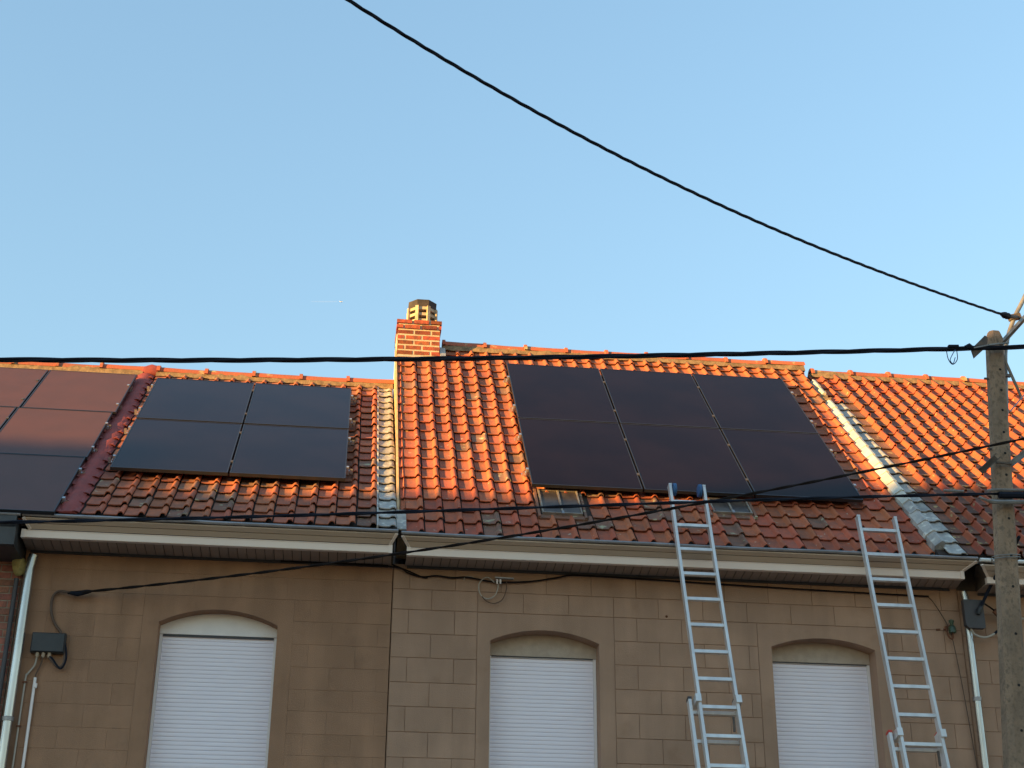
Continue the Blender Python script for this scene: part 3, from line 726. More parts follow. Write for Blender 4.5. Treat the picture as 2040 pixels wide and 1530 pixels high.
names_r = {0: 'lower', 1: 'upper'}; names_c = {0: 'left', 1: 'middle', 2: 'right'}
for i in range(3):
    for j in range(2):
        lab = f"{names_r[j]} {names_c[i]} black panel of the six-panel array right of the chimney"
        place_panel(pB, RB, 1.8171+i*1.154+.567, j*1.7208+(.009 if j else -.006), OFF, lab, 'six black solar panels right of the chimney', random.gauss(0, .0006))
pA = panel_proto('solar_panel', 1.134, 1.615, M['glassA'], 0)
for i in range(2):
    for j in range(2):
        lab = f"{names_r[j]} {('left', 'right')[i]} blue-black panel of the four-panel array left of the chimney"
        place_panel(pA, RA, -2.3365+i*1.154+.567, RA.d(-.01676)+j*1.656, OFF, lab, 'four blue-black solar panels left of the chimney', random.gauss(0, .0006))
p0 = panel_proto('solar_panel', 1.012, 1.50, M['glass0'], 0)
rows0 = [(-1.05+.0, 'lowest', ), (.43, 'second lowest'), (1.86, 'uppermost')]
dd0 = [-1.06, .455, 1.80]; hh0 = [1.50, 1.33, 1.35]
for i in range(2):
    for j in range(3):
        lab = f"{('lowest', 'middle', 'uppermost')[j]} brownish panel in the column {('nearest the red painted strip', 'cut off by the left edge')[i]}"
        place_panel(p0, R0, -2.645-.506-i*1.030+(.0, .015, .045)[j], [-1.075, .44, 1.955][j], OFF, lab, 'brownish solar panels on the brick house')
# mounting rails with clamps and hooks
def rails(R, xs0, xs1, ds, gaps, house_label, group, hooks=True):
    for k, d in enumerate(ds):
        o = thing('mounting_rail', f"{('lowest', 'second lowest', 'second highest', 'highest', 'topmost', 'uppermost')[k]} aluminium rail under {house_label}", 'mounting rail', group)
        m = MB(); m.loft([[R.P(x, d-.02, .052), R.P(x, d+.02, .052), R.P(x, d+.02, OFF-.0355), R.P(x, d-.02, OFF-.0355)] for x in (xs0-.035, xs1+.035)]); part('rail', m, M['rail'], o)
        for x, s in ((xs0, -1), (xs1, 1)):
            m = MB(); a, b_ = (x-.028, x-.003) if s < 0 else (x+.003, x+.028)
            m.loft([[R.P(q, d-.02, OFF-.035), R.P(q, d+.02, OFF-.035), R.P(q, d+.02, OFF+.005), R.P(q, d-.02, OFF+.005)] for q in (a, b_)]); part('end_clamp', m, M['rail'], o)
            m = MB(); a = x+s*.055
            m.loft([[R.P(a-.014, q, h0_), R.P(a+.014, q, h0_), R.P(a+.014, q, h0_+.008), R.P(a-.014, q, h0_+.008)] for q, h0_ in ((d+.05, .05), (d, .055), (d-.03, .06), (d-.032, .115))]); part('roof_hook', m, M['rail'], o)
        for gx in gaps:
            m = MB(); m.loft([[R.P(gx-q, d-.02, OFF-.03), R.P(gx-q, d+.02, OFF-.03), R.P(gx-q, d+.02, OFF+.006), R.P(gx-q, d-.02, OFF+.006)] for q in (-.012, .012)]); part('mid_clamp', m, M['boxgrey'], o)
xB = 1.8171
rails(RB, xB, xB+3*1.134+.04, [.35, 1.25, 2.08, 2.98], [xB+1.144, xB+2.298], 'the six-panel array', 'rails of the six-panel array')
xA = -2.3365
rails(RA, xA, xA+2*1.134+.02, [.32, 1.28, 1.98, 2.92], [xA+1.144], 'the four-panel array', 'rails of the four-panel array')
rails(R0, -4.705, -2.645, [-.72, .08, .75, 1.55, 2.25, 3.0], [-3.662], 'the brownish array on the brick house', 'rails of the brownish array')

# ------------------------------------------------------------------ ladders
def ladder(lab, grp, top, xl_top, xl_bot, zbot, width, ang, ztop, d_first, nr, base_top, wheels, red, shift):
    """extension ladder leaning on the gutter; local u runs up the ladder from its foot"""
    Y0, Z0 = -.845, 6.105                          # where it touches the gutter lip
    a = radians(ang); n = V((0, -sin(a), cos(a))); up0 = V((0, cos(a), sin(a)))
    def pt(x, z, off=0.0):
        return V((x, Y0, Z0)) + up0*((z-Z0)/sin(a)) + n*off
    xl = lambda z: xl_bot+(xl_top-xl_bot)*(z-zbot)/(ztop-zbot)
    foot = pt(xl(0)+width/2, 0.0)
    o = thing('extension_ladder', lab, 'ladder', grp, foot)
    B = foot
    for s in (0, 1):
        m = MB(); m.bar(pt(xl(1.2)+s*width, 1.2, .035), pt(xl(ztop)+s*width, ztop, .035), .026, .066, n); part('stile', m, M['alu'], o, base=B)
        m = MB(); q0 = pt(xl(ztop)+s*width, ztop, .035); m.bar(q0, q0+up0*.02, .03, .07, n); part('end_cap', m, M['alu'], o, base=B)
    z = d_first
    while z > 1.3:
        m = MB(); m.bar(pt(xl(z)+.013, z, .035), pt(xl(z)+width-.013, z, .035), .032, .030, n); part('rung', m, M['alu'], o, base=B)
        z -= .28*sin(a)
    # base section behind
    bw = width+.075; bx = lambda z: xl(z)-.0375-shift; dz = base_top
    for s in (0, 1):
        m = MB(); m.bar(pt(bx(0)+s*bw, .02, -.034), pt(bx(dz)+s*bw, dz, -.034), .028, .066, n); part('base_stile', m, M['alu'], o, base=B)
        m = MB(); q0 = pt(bx(dz)+s*bw, dz, -.034); m.bar(q0, q0+up0*.022, .034, .072, n); part('base_end_cap', m, M['red'] if red else M['boxgrey'], o, base=B)
        m = MB(); m.bar(pt(bx(0)+s*bw, 0.001, -.034), pt(bx(0.05)+s*bw, 0.05, -.034), .045, .085, n); part('foot', m, M['boxblk'], o, base=B)
        m = MB(); zz = dz-.03
        m.bar(pt(xl(zz)+s*width+(s*2-1)*.012, zz-.035, .01), pt(xl(zz)+s*width+(s*2-1)*.012, zz+.035, .01), .050, .150, n); part('guide_bracket', m, M['alu'], o, base=B)
    z = d_first
    while z > dz-.05: z -= .28*sin(a)
    z += .012
    while z > .15:
        m = MB(); m.bar(pt(bx(z)+.014, z-.03, -.034), pt(bx(z)+bw-.014, z-.03, -.034), .032, .030, n); part('base_rung', m, M['alu'], o, base=B)
        z -= .28*sin(a)
    m = MB(); zz = dz-.30; m.bar(pt(xl(zz)+width-.05, zz, .01), pt(xl(zz)+width-.045, zz+.13, .02), .02, .012, n); part('hook', m, M['rawsteel'], o, base=B)
    if wheels:
        for s in (0, 1):
            c = pt(xl(ztop)+s*width+(.042 if s == 0 else -.042), ztop-.03, .035)
            m = MB(); m.tube([c-V((.018, 0, 0)), c-V((.014, 0, 0)), c+V((.014, 0, 0)), c+V((.018, 0, 0))], [.05, .064, .064, .05], 18); part('wheel', m, M['blue'], o, True, base=B)
    return o
ladder('taller aluminium ladder with blue wheels at its top, leaning under the black panels', 'aluminium ladders leaning on the gutter', None, 3.095, 3.115, 3.85, .335, 72, 6.71, 6.535, 0, 4.50, True, False, .03)
ladder('aluminium ladder with a red end cap, leaning right of the windows beside the pole', 'aluminium ladders leaning on the gutter', None, 4.925, 4.905, 4.2, .370, 75, 6.44, 6.31, 0, 4.27, False, True, .03)

# ------------------------------------------------------------------ cables
def spline(pts, n):
    pts = [V(p) for p in pts]; out = []
    ext = [pts[0]*2-pts[1]]+pts+[pts[-1]*2-pts[-2]]
    for i in range(1, len(ext)-2):
        p0, p1, p2, p3 = ext[i-1:i+3]
        for k in range(n):
            t = k/n
            out.append(.5*((2*p1)+(p2-p0)*t+(2*p0-5*p1+4*p2-p3)*t*t+(-p0+3*p1-3*p2+p3)*t**3))
    out.append(pts[-1]); return out
def fit_quad(P):
    """hang a cable: smooth least-squares parabola in the vertical plane of its points"""
    a = P[0]; d = V((P[-1].x-a.x, P[-1].y-a.y, 0)); L = d.length; d.normalize()
    s = [(p-a).dot(d) for p in P]; z = [p.z for p in P]
    n = len(P); S = [sum(q**k for q in s) for k in range(7)]; T = [sum(zz*q**k for q, zz in zip(s, z)) for k in range(4)]
    A = [[S[i+j] for j in range(4)]+[T[i]] for i in range(4)]
    for i in range(4):
        pv = max(range(i, 4), key=lambda r: abs(A[r][i])); A[i], A[pv] = A[pv], A[i]
        for r in range(4):
            if r != i:
                f = A[r][i]/A[i][i]; A[r] = [x-f*y for x, y in zip(A[r], A[i])]
    c = [A[i][4]/A[i][i] for i in range(4)]
    return a, d, L, (lambda q: c[0]+c[1]*q+c[2]*q*q+c[3]*q**3)
def hang(P, s0, s1, step=.08):
    a, d, L, z = fit_quad(P); out = []; s = -s0
    while s < L+s1:
        q = min(max(s, -1.5), L+1.5)
        zz = z(q)+(s-q)*((z(q+.01)-z(q-.01))/.02)
        out.append(V((a.x+d.x*s, a.y+d.y*s, zz))); s += step
    return out
def strands(o, pts, n, rs, R, pitch, mt, name='strand', phase=0):
    for k in range(n):
        q = []; L = 0
        for i, p in enumerate(pts):
            if i: L += (p-pts[i-1]).length
            t = (pts[min(i+1, len(pts)-1)]-pts[max(i-1, 0)]).normalized()
            nx = t.cross(V((0, 0, 1))).normalized(); ny = nx.cross(t)
            a = 2*pi*(L/pitch)+2*pi*k/n+phase
            q.append(p+nx*(R*cos(a))+ny*(R*sin(a)))
        m = MB(); m.tube(q, rs, 6); part(name, m, mt, o, True)
PY = -2.16
c2 = [onY(x, y, PY) for x, y in ((0,716),(200,718),(400,718),(600,717),(800,716),(1000,713),(1200,709),(1500,704),(1800,699),(1950,694),(2040,690))]
o = thing('overhead_cable', 'thick twisted black bundle running level above the ridges to the pole top', 'cable')
pts = hang(c2, 9, 7, .05); strands(o, pts, 3, .0122, .0120, 1.5, M['cable'])
c3 = [onY(x, y, PY+.02) for x, y in ((0,1041),(200,1037),(400,1031),(760,1022),(1000,1014),(1300,1003),(1500,996),(1750,989),(1960,984),(2040,983))]
o = thing('overhead_cable', 'black cable running level in front of the gutters to the pole middle', 'cable')
pts = hang(c3, 9, 7, .06); strands(o, pts, 2, .0088, .0070, .9, M['cable'])
pa = onY(135, 1182, -.42); pb = onY(1965, 887, -2.24); pl_n = (pb-pa).cross(V((0, 0, 1))).normalized()
c4 = [on(x, y, pa, pl_n) for x, y in ((135,1182),(300,1163),(500,1146),(700,1121),(800,1101),(1000,1071),(1200,1035),(1310,1011),(1500,984),(1700,950),(1850,918),(1960,888),(2040,871))]
o = thing('service_cable', 'dark cable slanting from the left junction box wall up to the pole', 'cable')
pts = hang(c4, 0, 5, .05); strands(o, pts, 2, .0080, .0060, .5, M['cabled'])
m = MB(); qq = pts[6:14]; m.tube(qq, .026, 7); 
pA_, pB_ = onY(2012, 630, -2.05), onY(690, 0, -6.7); pn = (pB_-pA_).cross(V((0, 0, 1))).normalized()
c1 = [on(x, y, pA_, pn) for x, y in ((2012,630),(1900,596),(1800,560),(1700,521),(1600,477),(1500,436),(1400,391),(1300,346),(1200,298),(1000,185),(800,62),(690,0))]
o = thing('overhead_cable', 'twisted dark cable sweeping down across the sky to the pole head', 'cable')
pts = hang(c1, .0, 9, .025); strands(o, pts, 3, .0070, .0060, .5, M['cable'])
m = MB(); q = pts[:8]; m.tube(q, [.014, .03, .034, .03, .034, .028, .02, .014], 8); part('splice', m, M['cable'], o, True)

# ------------------------------------------------------------------ utility pole
pole_base = V((5.335, -2.02, 0))
up_ = thing('utility_pole', 'weathered concrete utility pole with bolt holes and steel brackets at the right', 'pole', None, pole_base)
lean = V((.0805, 0.0, 1.0))
def pole_c(z): return pole_base+V((lean.x*z, 0, z))
ang = radians(4)
def pole_ring(z, w, d, ch=.22):
    c = pole_c(z); a, b_ = w/2, d/2; k = w*ch
    q = [(-a+k,-b_),(a-k,-b_),(a,-b_+k),(a,b_-k),(a-k,b_),(-a+k,b_),(-a,b_-k),(-a,-b_+k)]
    return [c+V((x*cos(ang)-y*sin(ang), x*sin(ang)+y*cos(ang), 0)) for x, y in q]
wz = lambda z: .262-.0148*z
ZT = 7.93
m = MB(); m.loft([pole_ring(z, wz(z), wz(z)*.92) for z in (-.14, 1, 2, 3, 4, 5, 6, 7, 7.5, 7.86)]+[pole_ring(7.93, wz(7.9)*.72, wz(7.9)*.6)])
shaft = part('shaft', m, M['concrete'], up_, base=pole_base)
for px, py in ((1988,742),(1990,783),(1995,823),(2000,867),(2003,909),(2008,952),(2018,1039),(2025,1113),(2022,1174),(2032,1268),(2035,1370),(2040,1460)):
    c = onY(px-3, py, -2.02); z = c.z; f = pole_c(z)+V((.012, -wz(z)*.46-.0015, 0))
    m = MB(); m.tube([f, f+V((0, .004, 0))], .0125, 10); part('bolt_hole', m, M['hole'], shaft)
def P_(x, y, Y=-2.05): return onY(x, y, Y)
def pbar(name, a, b_, w, h, mt, up=(0, 1, 0)):
    m = MB(); m.bar(a, b_, w, h, up); return part(name, m, mt, up_, base=pole_base)
# top fitting: plate to the left, cross wire, arms to the right
m = MB(); q = [P_(1936,694,-2.16), P_(1962,668,-2.16), P_(1968,672,-2.16), P_(1966,690,-2.16), P_(1942,712,-2.16)]
m.loft([q, [p+V((0, .03, 0)) for p in q]]); part('bracket', m, M['rawsteel'], up_, base=pole_base)
pbar('tie_bar', P_(1940,693,-2.19), P_(1990,684,-2.19), .012, .014, M['steel'])
pbar('tie_bar', P_(1970,687,-2.20), P_(2010,683,-2.20), .012, .014, M['steel'])
pbar('arm', P_(1992,688,-2.02), P_(2062,610,-1.75), .05, .05, M['steel'])
pbar('arm', P_(1992,690,-2.10), P_(2050,628,-2.30), .022, .055, M['rawsteel'])
m = MB(); m.tube(spline([P_(2005,828,-1.84), P_(2003,740,-1.84), P_(2004,690,-1.84), P_(2018,640,-1.84), P_(2040,594,-1.84), P_(2075,520,-1.84)], 6), .021, 10); part('conduit_mast', m, M['steel'], up_, True, base=pole_base)
pbar('brace', P_(1994,700,-2.0), P_(2034,790,-1.7), .028, .010, M['steel'])
pbar('brace', P_(2012,820,-1.9), P_(2050,775,-1.6), .012, .010, M['steel'])
pbar('clamp', P_(1988,745,-1.95), P_(2012,749,-1.84), .03, .022, M['rawsteel'])
pbar('clamp', P_(1988,722,-1.95), P_(2000,730,-1.84), .03, .022, M['rawsteel'])
for z_, dx in ((7.44, -.02), (6.73, 0)):
    c = pole_c(z_); m = MB(); m.bar(c+V((-wz(z_)/2-.04, 0, 0)), c+V((-wz(z_)/2+.01, 0, 0)), .016, .016); part('bolt', m, M['rawsteel'], up_, base=pole_base)
m = MB(); m.tube(spline([P_(2008,629,-2.05), P_(2018,631,-1.98), P_(2026,632,-1.86)], 4), .018, 7); part('cable_anchor', m, M['rawsteel'], up_, True, base=pole_base)
pbar('anchor_clamp', P_(2010,634,-1.84), P_(2032,630,-1.84), .055, .05, M['rawsteel'])
# middle bracket: two channel cheeks and a through bolt across the face
def channel(a, b_, mt):
    a, b_ = V(a), V(b_)
    m = MB(); d = (b_-a).normalized(); n = V((0, 1, 0)); s = d.cross(n).normalized()
    w, t = .055, .007
    pr = [(-w/2, 0), (w/2, 0), (w/2, .05), (w/2-t, .05), (w/2-t, t), (-w/2+t, t), (-w/2+t, .05), (-w/2, .05)]
    m.loft([[p+s*x-n*y for x, y in pr] for p in (a, b_)]); part('bracket', m, mt, up_, base=pole_base)
channel(P_(1953,940,-2.12), P_(1984,911,-2.12), M['rawsteel'])
channel(P_(2012,926,-2.10), P_(2060,888,-2.10), M['steel'])
pbar('through_bolt', P_(1984,921,-2.15), P_(2016,924,-2.15), .016, .018, M['rawsteel'])
# lower sleeve along the cable, strap above the roof line
m = MB(); m.tube([P_(1880,977,-2.165), P_(1920,979,-2.165)], .012, 6); part('cable_wrap', m, M['steel'], up_, True, base=pole_base)
m = MB(); m.tube(spline([P_(1967,978,-2.165), P_(1985,976,-2.17), P_(2060,977,-2.17)], 4), .013, 6); part('sleeve', m, M['steel'], up_, True, base=pole_base)
m = MB(); m.tube(spline([P_(1950,990,-2.175), P_(1975,999,-2.18), P_(2015,1000,-2.18), P_(2070,1001,-2.18)], 4), [.012]*4+[.02]*8+[.022], 6); part('sleeve', m, M['steel'], up_, True, base=pole_base)
m = MB(); m.tube(spline([P_(1990,986,-2.16), P_(2040,987,-2.17), P_(2080,989,-2.17)], 4), .032, 8); part('cable_sheath', m, M['cable'], up_, True, base=pole_base)
c = pole_c(5.68)
for e in (0, .022):
    m = MB(); m.tube([c+V((.125*cos(t), .12*sin(t), .012*cos(2*t)+e+.06*max(0, -cos(t))*(-.3))) for t in [2*pi*i/20 for i in range(21)]], .004, 5); part('wire_tie', m, M['steel'], up_, True, base=pole_base)
# cable clamp and pigtail loops near the top
o = thing('cable_clamp', 'small dark clamp with hanging wire loops on the thick bundle near pole', 'clamp')
m = MB(); m.bar(P_(1889,690,-2.18), P_(1909,690,-2.18), .035, .02); part('clamp_body', m, M['cable'], o)
for k, q in enumerate([[(1885,696),(1889,715),(1898,726),(1907,716),(1906,698)], [(1903,697),(1897,707),(1893,718),(1899,724),(1903,712)]]):
    m = MB(); m.tube(spline([P_(x, y, -2.18) for x, y in q], 6), .0042, 5); part('wire_loop', m, M['blue'] if k else M['cable'], o, True)
m = MB(); m.tube([P_(1923,692,-2.17), P_(1930,690,-2.17), P_(1938,694,-2.17)], [.02, .032, .02], 7); part('connector', m, M['cable'], o, True)

# ------------------------------------------------------------------ wall fittings, left
W_ = lambda x, y, Y=-.40: onY(x, y, Y)
def downpipe(name, lab, pts, r, mt, brackets, bmat=None):
    o = thing(name, lab, 'downpipe')
    m = MB(); m.tube(pts, r, 14); part('pipe', m, mt, o, True)
    for p in brackets:
        m = MB(); m.tube([p-V((0, 0, .02)), p-V((0, 0, .019)), p+V((0, 0, .019)), p+V((0, 0, .02))], [r+.001, r+.007, r+.007, r+.001], 14); part('bracket', m, bmat or mt, o, True)
        m = MB(); m.bar(p+V((0, r-.002, 0)), V((p.x, YW+.004, p.z)), .02, .012); part('wall_pin', m, M['rawsteel'], o)
    return o
xl = -2.885
downpipe('downpipe', 'round galvanised downpipe beside the brick house under the left gutter', [(xl+.02,-.43,5.84),(xl+.012,-.43,5.80),(xl,-.43,5.70),(xl,-.43,3.0),(xl,-.43,.05)], .045, M['galv'], [V((xl,-.43,4.33)), V((xl,-.43,2.2))], M['zinc'])
downpipe('downpipe', 'thin dark grey pipe at the brickwork left of the galvanised downpipe', [(-2.995,-.40,5.62),(-2.995,-.40,3.0),(-2.995,-.40,.05)], .022, M['boxgrey'], [V((-2.995,-.40,3.2))])
o = thing('insulation_foam', 'lump of yellow foam under the dark gutter at top of downpipe', 'foam lump')
m = MB(); rgf = random.Random(4); cfo = V((-2.985, -.40, 5.73)); rings = []
for k, (z, r) in enumerate(((-.085, .015), (-.06, .045), (-.02, .055), (.03, .062), (.065, .058), (.085, .03))):
    rings.append([cfo+V((r*(1+rgf.uniform(-.25, .25))*cos(2*pi*i/9), r*.8*(1+rgf.uniform(-.25, .25))*sin(2*pi*i/9), z)) for i in range(9)])
m.loft(rings); part('foam', m, M['foam'], o, True)
o = thing('junction_box', 'black junction box on the brown wall above the white conduit', 'junction box')
a, b_ = W_(65,1259,-.43), W_(126,1300,-.43)
m = MB(); m.loft([[(a.x+e, y, b_.z+e), (b_.x-e, y, b_.z+e), (b_.x-e, y, a.z-e), (a.x+e, y, a.z-e)] for y, e in ((YW, 0), (-.425, 0), (-.437, .008))]); part('box_body', m, M['boxblk'], o)
m = MB(); m.loft([[(a.x-.004, y, b_.z-.004), (b_.x+.004, y, b_.z-.004), (b_.x+.004, y, a.z+.004), (a.x-.004, y, a.z+.004)] for y in (-.405, -.412)]); part('lid_seam', m, M['boxgrey'], o)
gl = [W_(74,1305,-.40), W_(86,1306,-.40), W_(98,1306,-.40)]
for g_ in gl:
    m = MB(); m.tube([V((g_.x, -.40, b_.z+.003)), V((g_.x, -.40, b_.z-.03)), V((g_.x, -.40, b_.z-.045))], [.016, .018, .010], 8); part('cable_gland', m, M['brass'], o, True)
o = thing('service_cable', 'dark cable loop curving down from the wall clamp into the black junction box', 'cable')
pz = [W_(178,1177,-.43), W_(140,1180,-.42), W_(118,1178,-.385), W_(105,1190,-.375), W_(102,1215,-.372), W_(108,1240,-.372), W_(122,1262,-.372), W_(128,1290,-.39), W_(128,1318,-.40), W_(117,1330,-.40), W_(106,1320,-.40), V((gl[2].x, -.40, b_.z-.04))]
m = MB(); m.tube(spline(pz, 6), .0125, 7); part('cable_run', m, M['copper'], o, True)
m = MB(); m.tube(spline([W_(126,1262,-.385), W_(131,1290,-.405), W_(131,1315,-.41), W_(120,1332,-.41), W_(104,1312,-.41), V((gl[2].x-.004, -.405, b_.z-.03))], 6), .009, 6); part('cable_run', m, M['cable'], o, True)
m = MB(); m.tube([W_(140,1181,-.43), W_(155,1183,-.43), W_(172,1179,-.44), W_(182,1178,-.45)], [.016, .024, .022, .013], 8); part('anchor_clamp', m, M['cable'], o, True)
m = MB(); m.bar(W_(150,1183,-.43), W_(150,1183,YW+.003), .016, .016); part('wall_hook', m, M['rawsteel'], o)
o = thing('conduit', 'white plastic conduit rising up the brown wall below the junction box', 'conduit')
m = MB(); m.tube([W_(70,1350,-.375), W_(70,1352,-.375), V((W_(70,1352,-.375).x, -.375, .1))], .0135, 10); part('pipe', m, M['pvc'], o, True)
m = MB(); tp = W_(70,1366,-.375); m.tube([tp+V((0, 0, .02)), tp-V((0, 0, .02))], .018, 10); part('collar', m, M['pvc'], o, True)
m = MB(); m.tube(spline([V((gl[1].x, -.40, b_.z-.03)), W_(82,1322,-.385), W_(72,1342,-.375), W_(70,1353,-.375)], 5), .006, 6); part('wire', m, M['copper'], o, True)
o = thing('conduit', 'thin grey cable pipe between galvanised downpipe and white conduit', 'conduit')
q = W_(50,1358,-.372)
m = MB(); m.tube(spline([V((gl[0].x, -.40, b_.z-.03)), W_(69,1325,-.38), W_(55,1343,-.372), q, V((q.x-.003, -.372, 4.0)), V((q.x-.003, -.372, .1))], 5), .0085, 8); part('pipe', m, M['cablegrey'], o, True)
for px, py in ((49,1359), (37,1447)):
    p = W_(px, py, -.372); m = MB(); m.bar(V((q.x-.02, -.382, p.z)), V((q.x+.02, -.382, p.z)), .02, .014); part('clip', m, M['rust'], o)

# ------------------------------------------------------------------ wall fittings under the eaves of house B
o = thing('wall_cable', 'dark cable run under the soffit with two hanging spare loops', 'cable')
m = MB(); m.tube(spline([W_(560,1118,-.375), W_(700,1124,-.38), W_(790,1130,-.39), W_(812,1141,-.375), W_(840,1149,-.37), W_(870,1147,-.37), W_(900,1151,-.375), W_(930,1150,-.375), W_(975,1158,-.38), W_(1010,1160,-.38), W_(1060,1158,-.375), W_(1110,1151,-.375), W_(1150,1146,-.375), W_(1300,1155,-.372), W_(1500,1168,-.372), W_(1700,1180,-.372), W_(1850,1188,-.372)], 6), .0085, 6); part('cable_run', m, M['cabled'], o, True)
m = MB(); m.tube(spline([W_(780,1124,-.38), W_(815,1138,-.372), W_(842,1150,-.37), W_(852,1151,-.37)], 5), .007, 6); part('cable_run', m, M['cabled'], o, True)
m = MB(); m.tube(spline([W_(985,1160,-.39), W_(970,1150,-.385), W_(956,1160,-.385), W_(954,1175,-.385), W_(960,1188,-.385), W_(972,1193,-.385), W_(985,1187,-.385), W_(991,1175,-.385), W_(993,1163,-.385)], 6), .0058, 6); part('spare_loop', m, M['cablegrey'], o, True)
m = MB(); m.tube(spline([W_(960,1188,-.392), W_(970,1198,-.392), W_(985,1202,-.392), W_(999,1196,-.392), W_(1006,1184,-.392), W_(1009,1170,-.392), W_(1009,1158,-.392)], 6), .0048, 6); part('spare_loop', m, M['copper'], o, True)
m = MB(); m.tube(spline([W_(924,1156,-.375), W_(927,1149,-.375), W_(936,1149,-.375), W_(945,1151,-.375)], 5), .005, 6); part('bare_end', m, M['cablegrey'], o, True)
o = thing('cable_connector', 'grey clamp strip with two white wire caps under the soffit', 'connector')
m = MB(); m.bar(W_(986,1151,-.40), W_(1023,1153,-.40), .03, .012); part('strip', m, M['zinc'], o)
m = MB(); m.bar(W_(1000,1152,-.40), W_(1000,1152,YW+.003), .012, .012); part('wall_pin', m, M['rawsteel'], o)
for px in (990.5, 997):
    p = W_(px,1154,-.405); m = MB(); m.tube([p, p-V((0, 0, .02)), p-V((0, 0, .045))], [.009, .0105, .007], 8); part('wire_cap', m, M['pvc'], o, True)
for px in (1003, 1010):
    p = W_(px,1153,-.402); m = MB(); m.bar(p, p-V((0, 0, .075)), .012, .006); part('strap', m, M['zinc'], o)
m = MB(); p = W_(1328,1228,YW); m.tube([p+V((0, .003, 0)), p-V((0, .012, 0))], [.014, .008], 7)
o = thing('anchor_bolt', 'small rusty anchor stub on the wall left of the taller ladder', 'anchor bolt'); part('stub', m, M['rust'], o)

# ------------------------------------------------------------------ wall fittings, right
xr = 6.075
o = downpipe('downpipe', 'galvanised downpipe below the right gutter joint, partly behind the grey box', [(xr-.008,-.43,5.86),(xr,-.43,5.80),(xr,-.43,3.0),(xr,-.43,.05)], .036, M['galv'], [V((xr,-.43,4.80)), V((xr,-.43,2.4))], M['zinc'])
o = thing('junction_box', 'flat grey cable box hanging over the right downpipe beside the pole', 'junction box')
a, b_ = W_(1918,1194,-.53), W_(1964,1252,-.53)
m = MB(); m.loft([[(x, y, z) for x, z in ((a.x+.002, b_.z+.03), (a.x+.03, b_.z), (b_.x-.012, b_.z), (b_.x, b_.z+.012), (b_.x, a.z), (a.x, a.z))] for y in (-.478, -.535)]); part('box_body', m, M['boxgrey'], o)
m = MB(); p = W_(1950,1218,-.55); m.tube([W_(1958,1200,-.54), p, p+V((-.01, .0, -.03))], [.022, .03, .02], 8); part('cable_entry', m, M['boxblk'], o, True)
m = MB(); m.bar(V((a.x+.08, -.479, a.z-.06)), V((a.x+.08, YW+.003, a.z-.06)), .03, .03); part('mount', m, M['rawsteel'], o)
o = thing('service_cable', 'black cable dropping steeply from behind the pole into the grey box', 'cable')
m = MB(); m.tube(spline([W_(1950,1216,-.55), W_(1960,1196,-.57), W_(1974,1166,-.65), W_(1990,1138,-.8), W_(2010,1110,-1.1), W_(2030,1070,-1.7)], 6), .016, 8); part('cable_run', m, M['cable'], o, True)
o = thing('service_cable', 'pale sagging cable from the grey box bottom to behind the pole', 'cable')
m = MB(); m.tube(spline([W_(1934,1252,-.50), W_(1942,1264,-.50), W_(1962,1270,-.50), W_(1982,1262,-.48), W_(2000,1247,-.45), W_(2020,1236,-.42), W_(2040,1232,-.40)], 6), .011, 8); part('cable_run', m, M['cablegrey'], o, True)
m = MB(); m.tube(spline([W_(1981,1262.5,-.482), W_(2000,1247,-.452), W_(2020,1236,-.422)], 6), .0135, 8); part('sheath', m, M['cable'], o, True)
o = thing('service_cable', 'short dark cable with clamp above the pale loop beside the pole', 'cable')
m = MB(); m.tube(spline([W_(1960,1202,-.52), W_(1975,1212,-.48), W_(1990,1224,-.44), W_(2010,1240,-.41), W_(2030,1250,-.40)], 6), .009, 7); part('cable_run', m, M['cabled'], o, True)
m = MB(); m.bar(W_(1981,1216,-.47), W_(1996,1231,-.44), .05, .03, (0, 1, 0)); part('clamp', m, M['rust'], o)
o = thing('insulator', 'old green ceramic insulator on a rusty hook left of right downpipe', 'insulator')
p = W_(1898,1262,-.42)
m = MB(); prof = [(.0, .022), (.008, .036), (.06, .036), (.075, .026), (.085, .016), (.10, .018), (.115, .026), (.13, .026), (.14, .012)]
m.loft([[V((p.x+r*cos(2*pi*i/14), p.y+r*sin(2*pi*i/14), p.z+z)) for i in range(14)] for z, r in prof]); part('ceramic', m, M['green'], o, True)
m = MB(); m.tube(spline([V((p.x, p.y, p.z+.01)), V((p.x, p.y, p.z-.04)), V((p.x-.02, p.y, p.z-.055)), V((p.x-.045, p.y, p.z-.03)), V((p.x-.05, p.y+.02, p.z+.04)), V((p.x-.055, YW+.003, p.z+.06))], 5), .008, 6); part('hook', m, M['rust'], o, True)
m = MB(); q = W_(1886,1251,YW); m.bar(q+V((-.02, -.006, 0)), q+V((.02, -.006, 0)), .012, .03); part('wall_plate', m, M['rust'], o)
o = thing('wall_wire', 'thin brown wire slanting from the eaves past the green insulator downwards', 'wire')
m = MB(); m.tube(spline([W_(1845,1186,-.37), W_(1858,1198,-.37), W_(1876,1225,-.37), W_(1891,1252,-.375), W_(1898,1275,-.375), W_(1912,1340,-.37), W_(1928,1425,-.37), W_(1945,1520,-.37), W_(1950,1550,-.37)], 5), .0045, 5); part('wire', m, M['copper'], o, True)
o = thing('anchor_bolt', 'rusty broken anchor in the wall between insulator and right-hand ladder', 'anchor bolt')
m = MB(); q = W_(1869,1255,YW); m.bar(q+V((-.022, -.004, .0)), q+V((.02, -.004, .004)), .012, .018); part('stub', m, M['rust'], o)

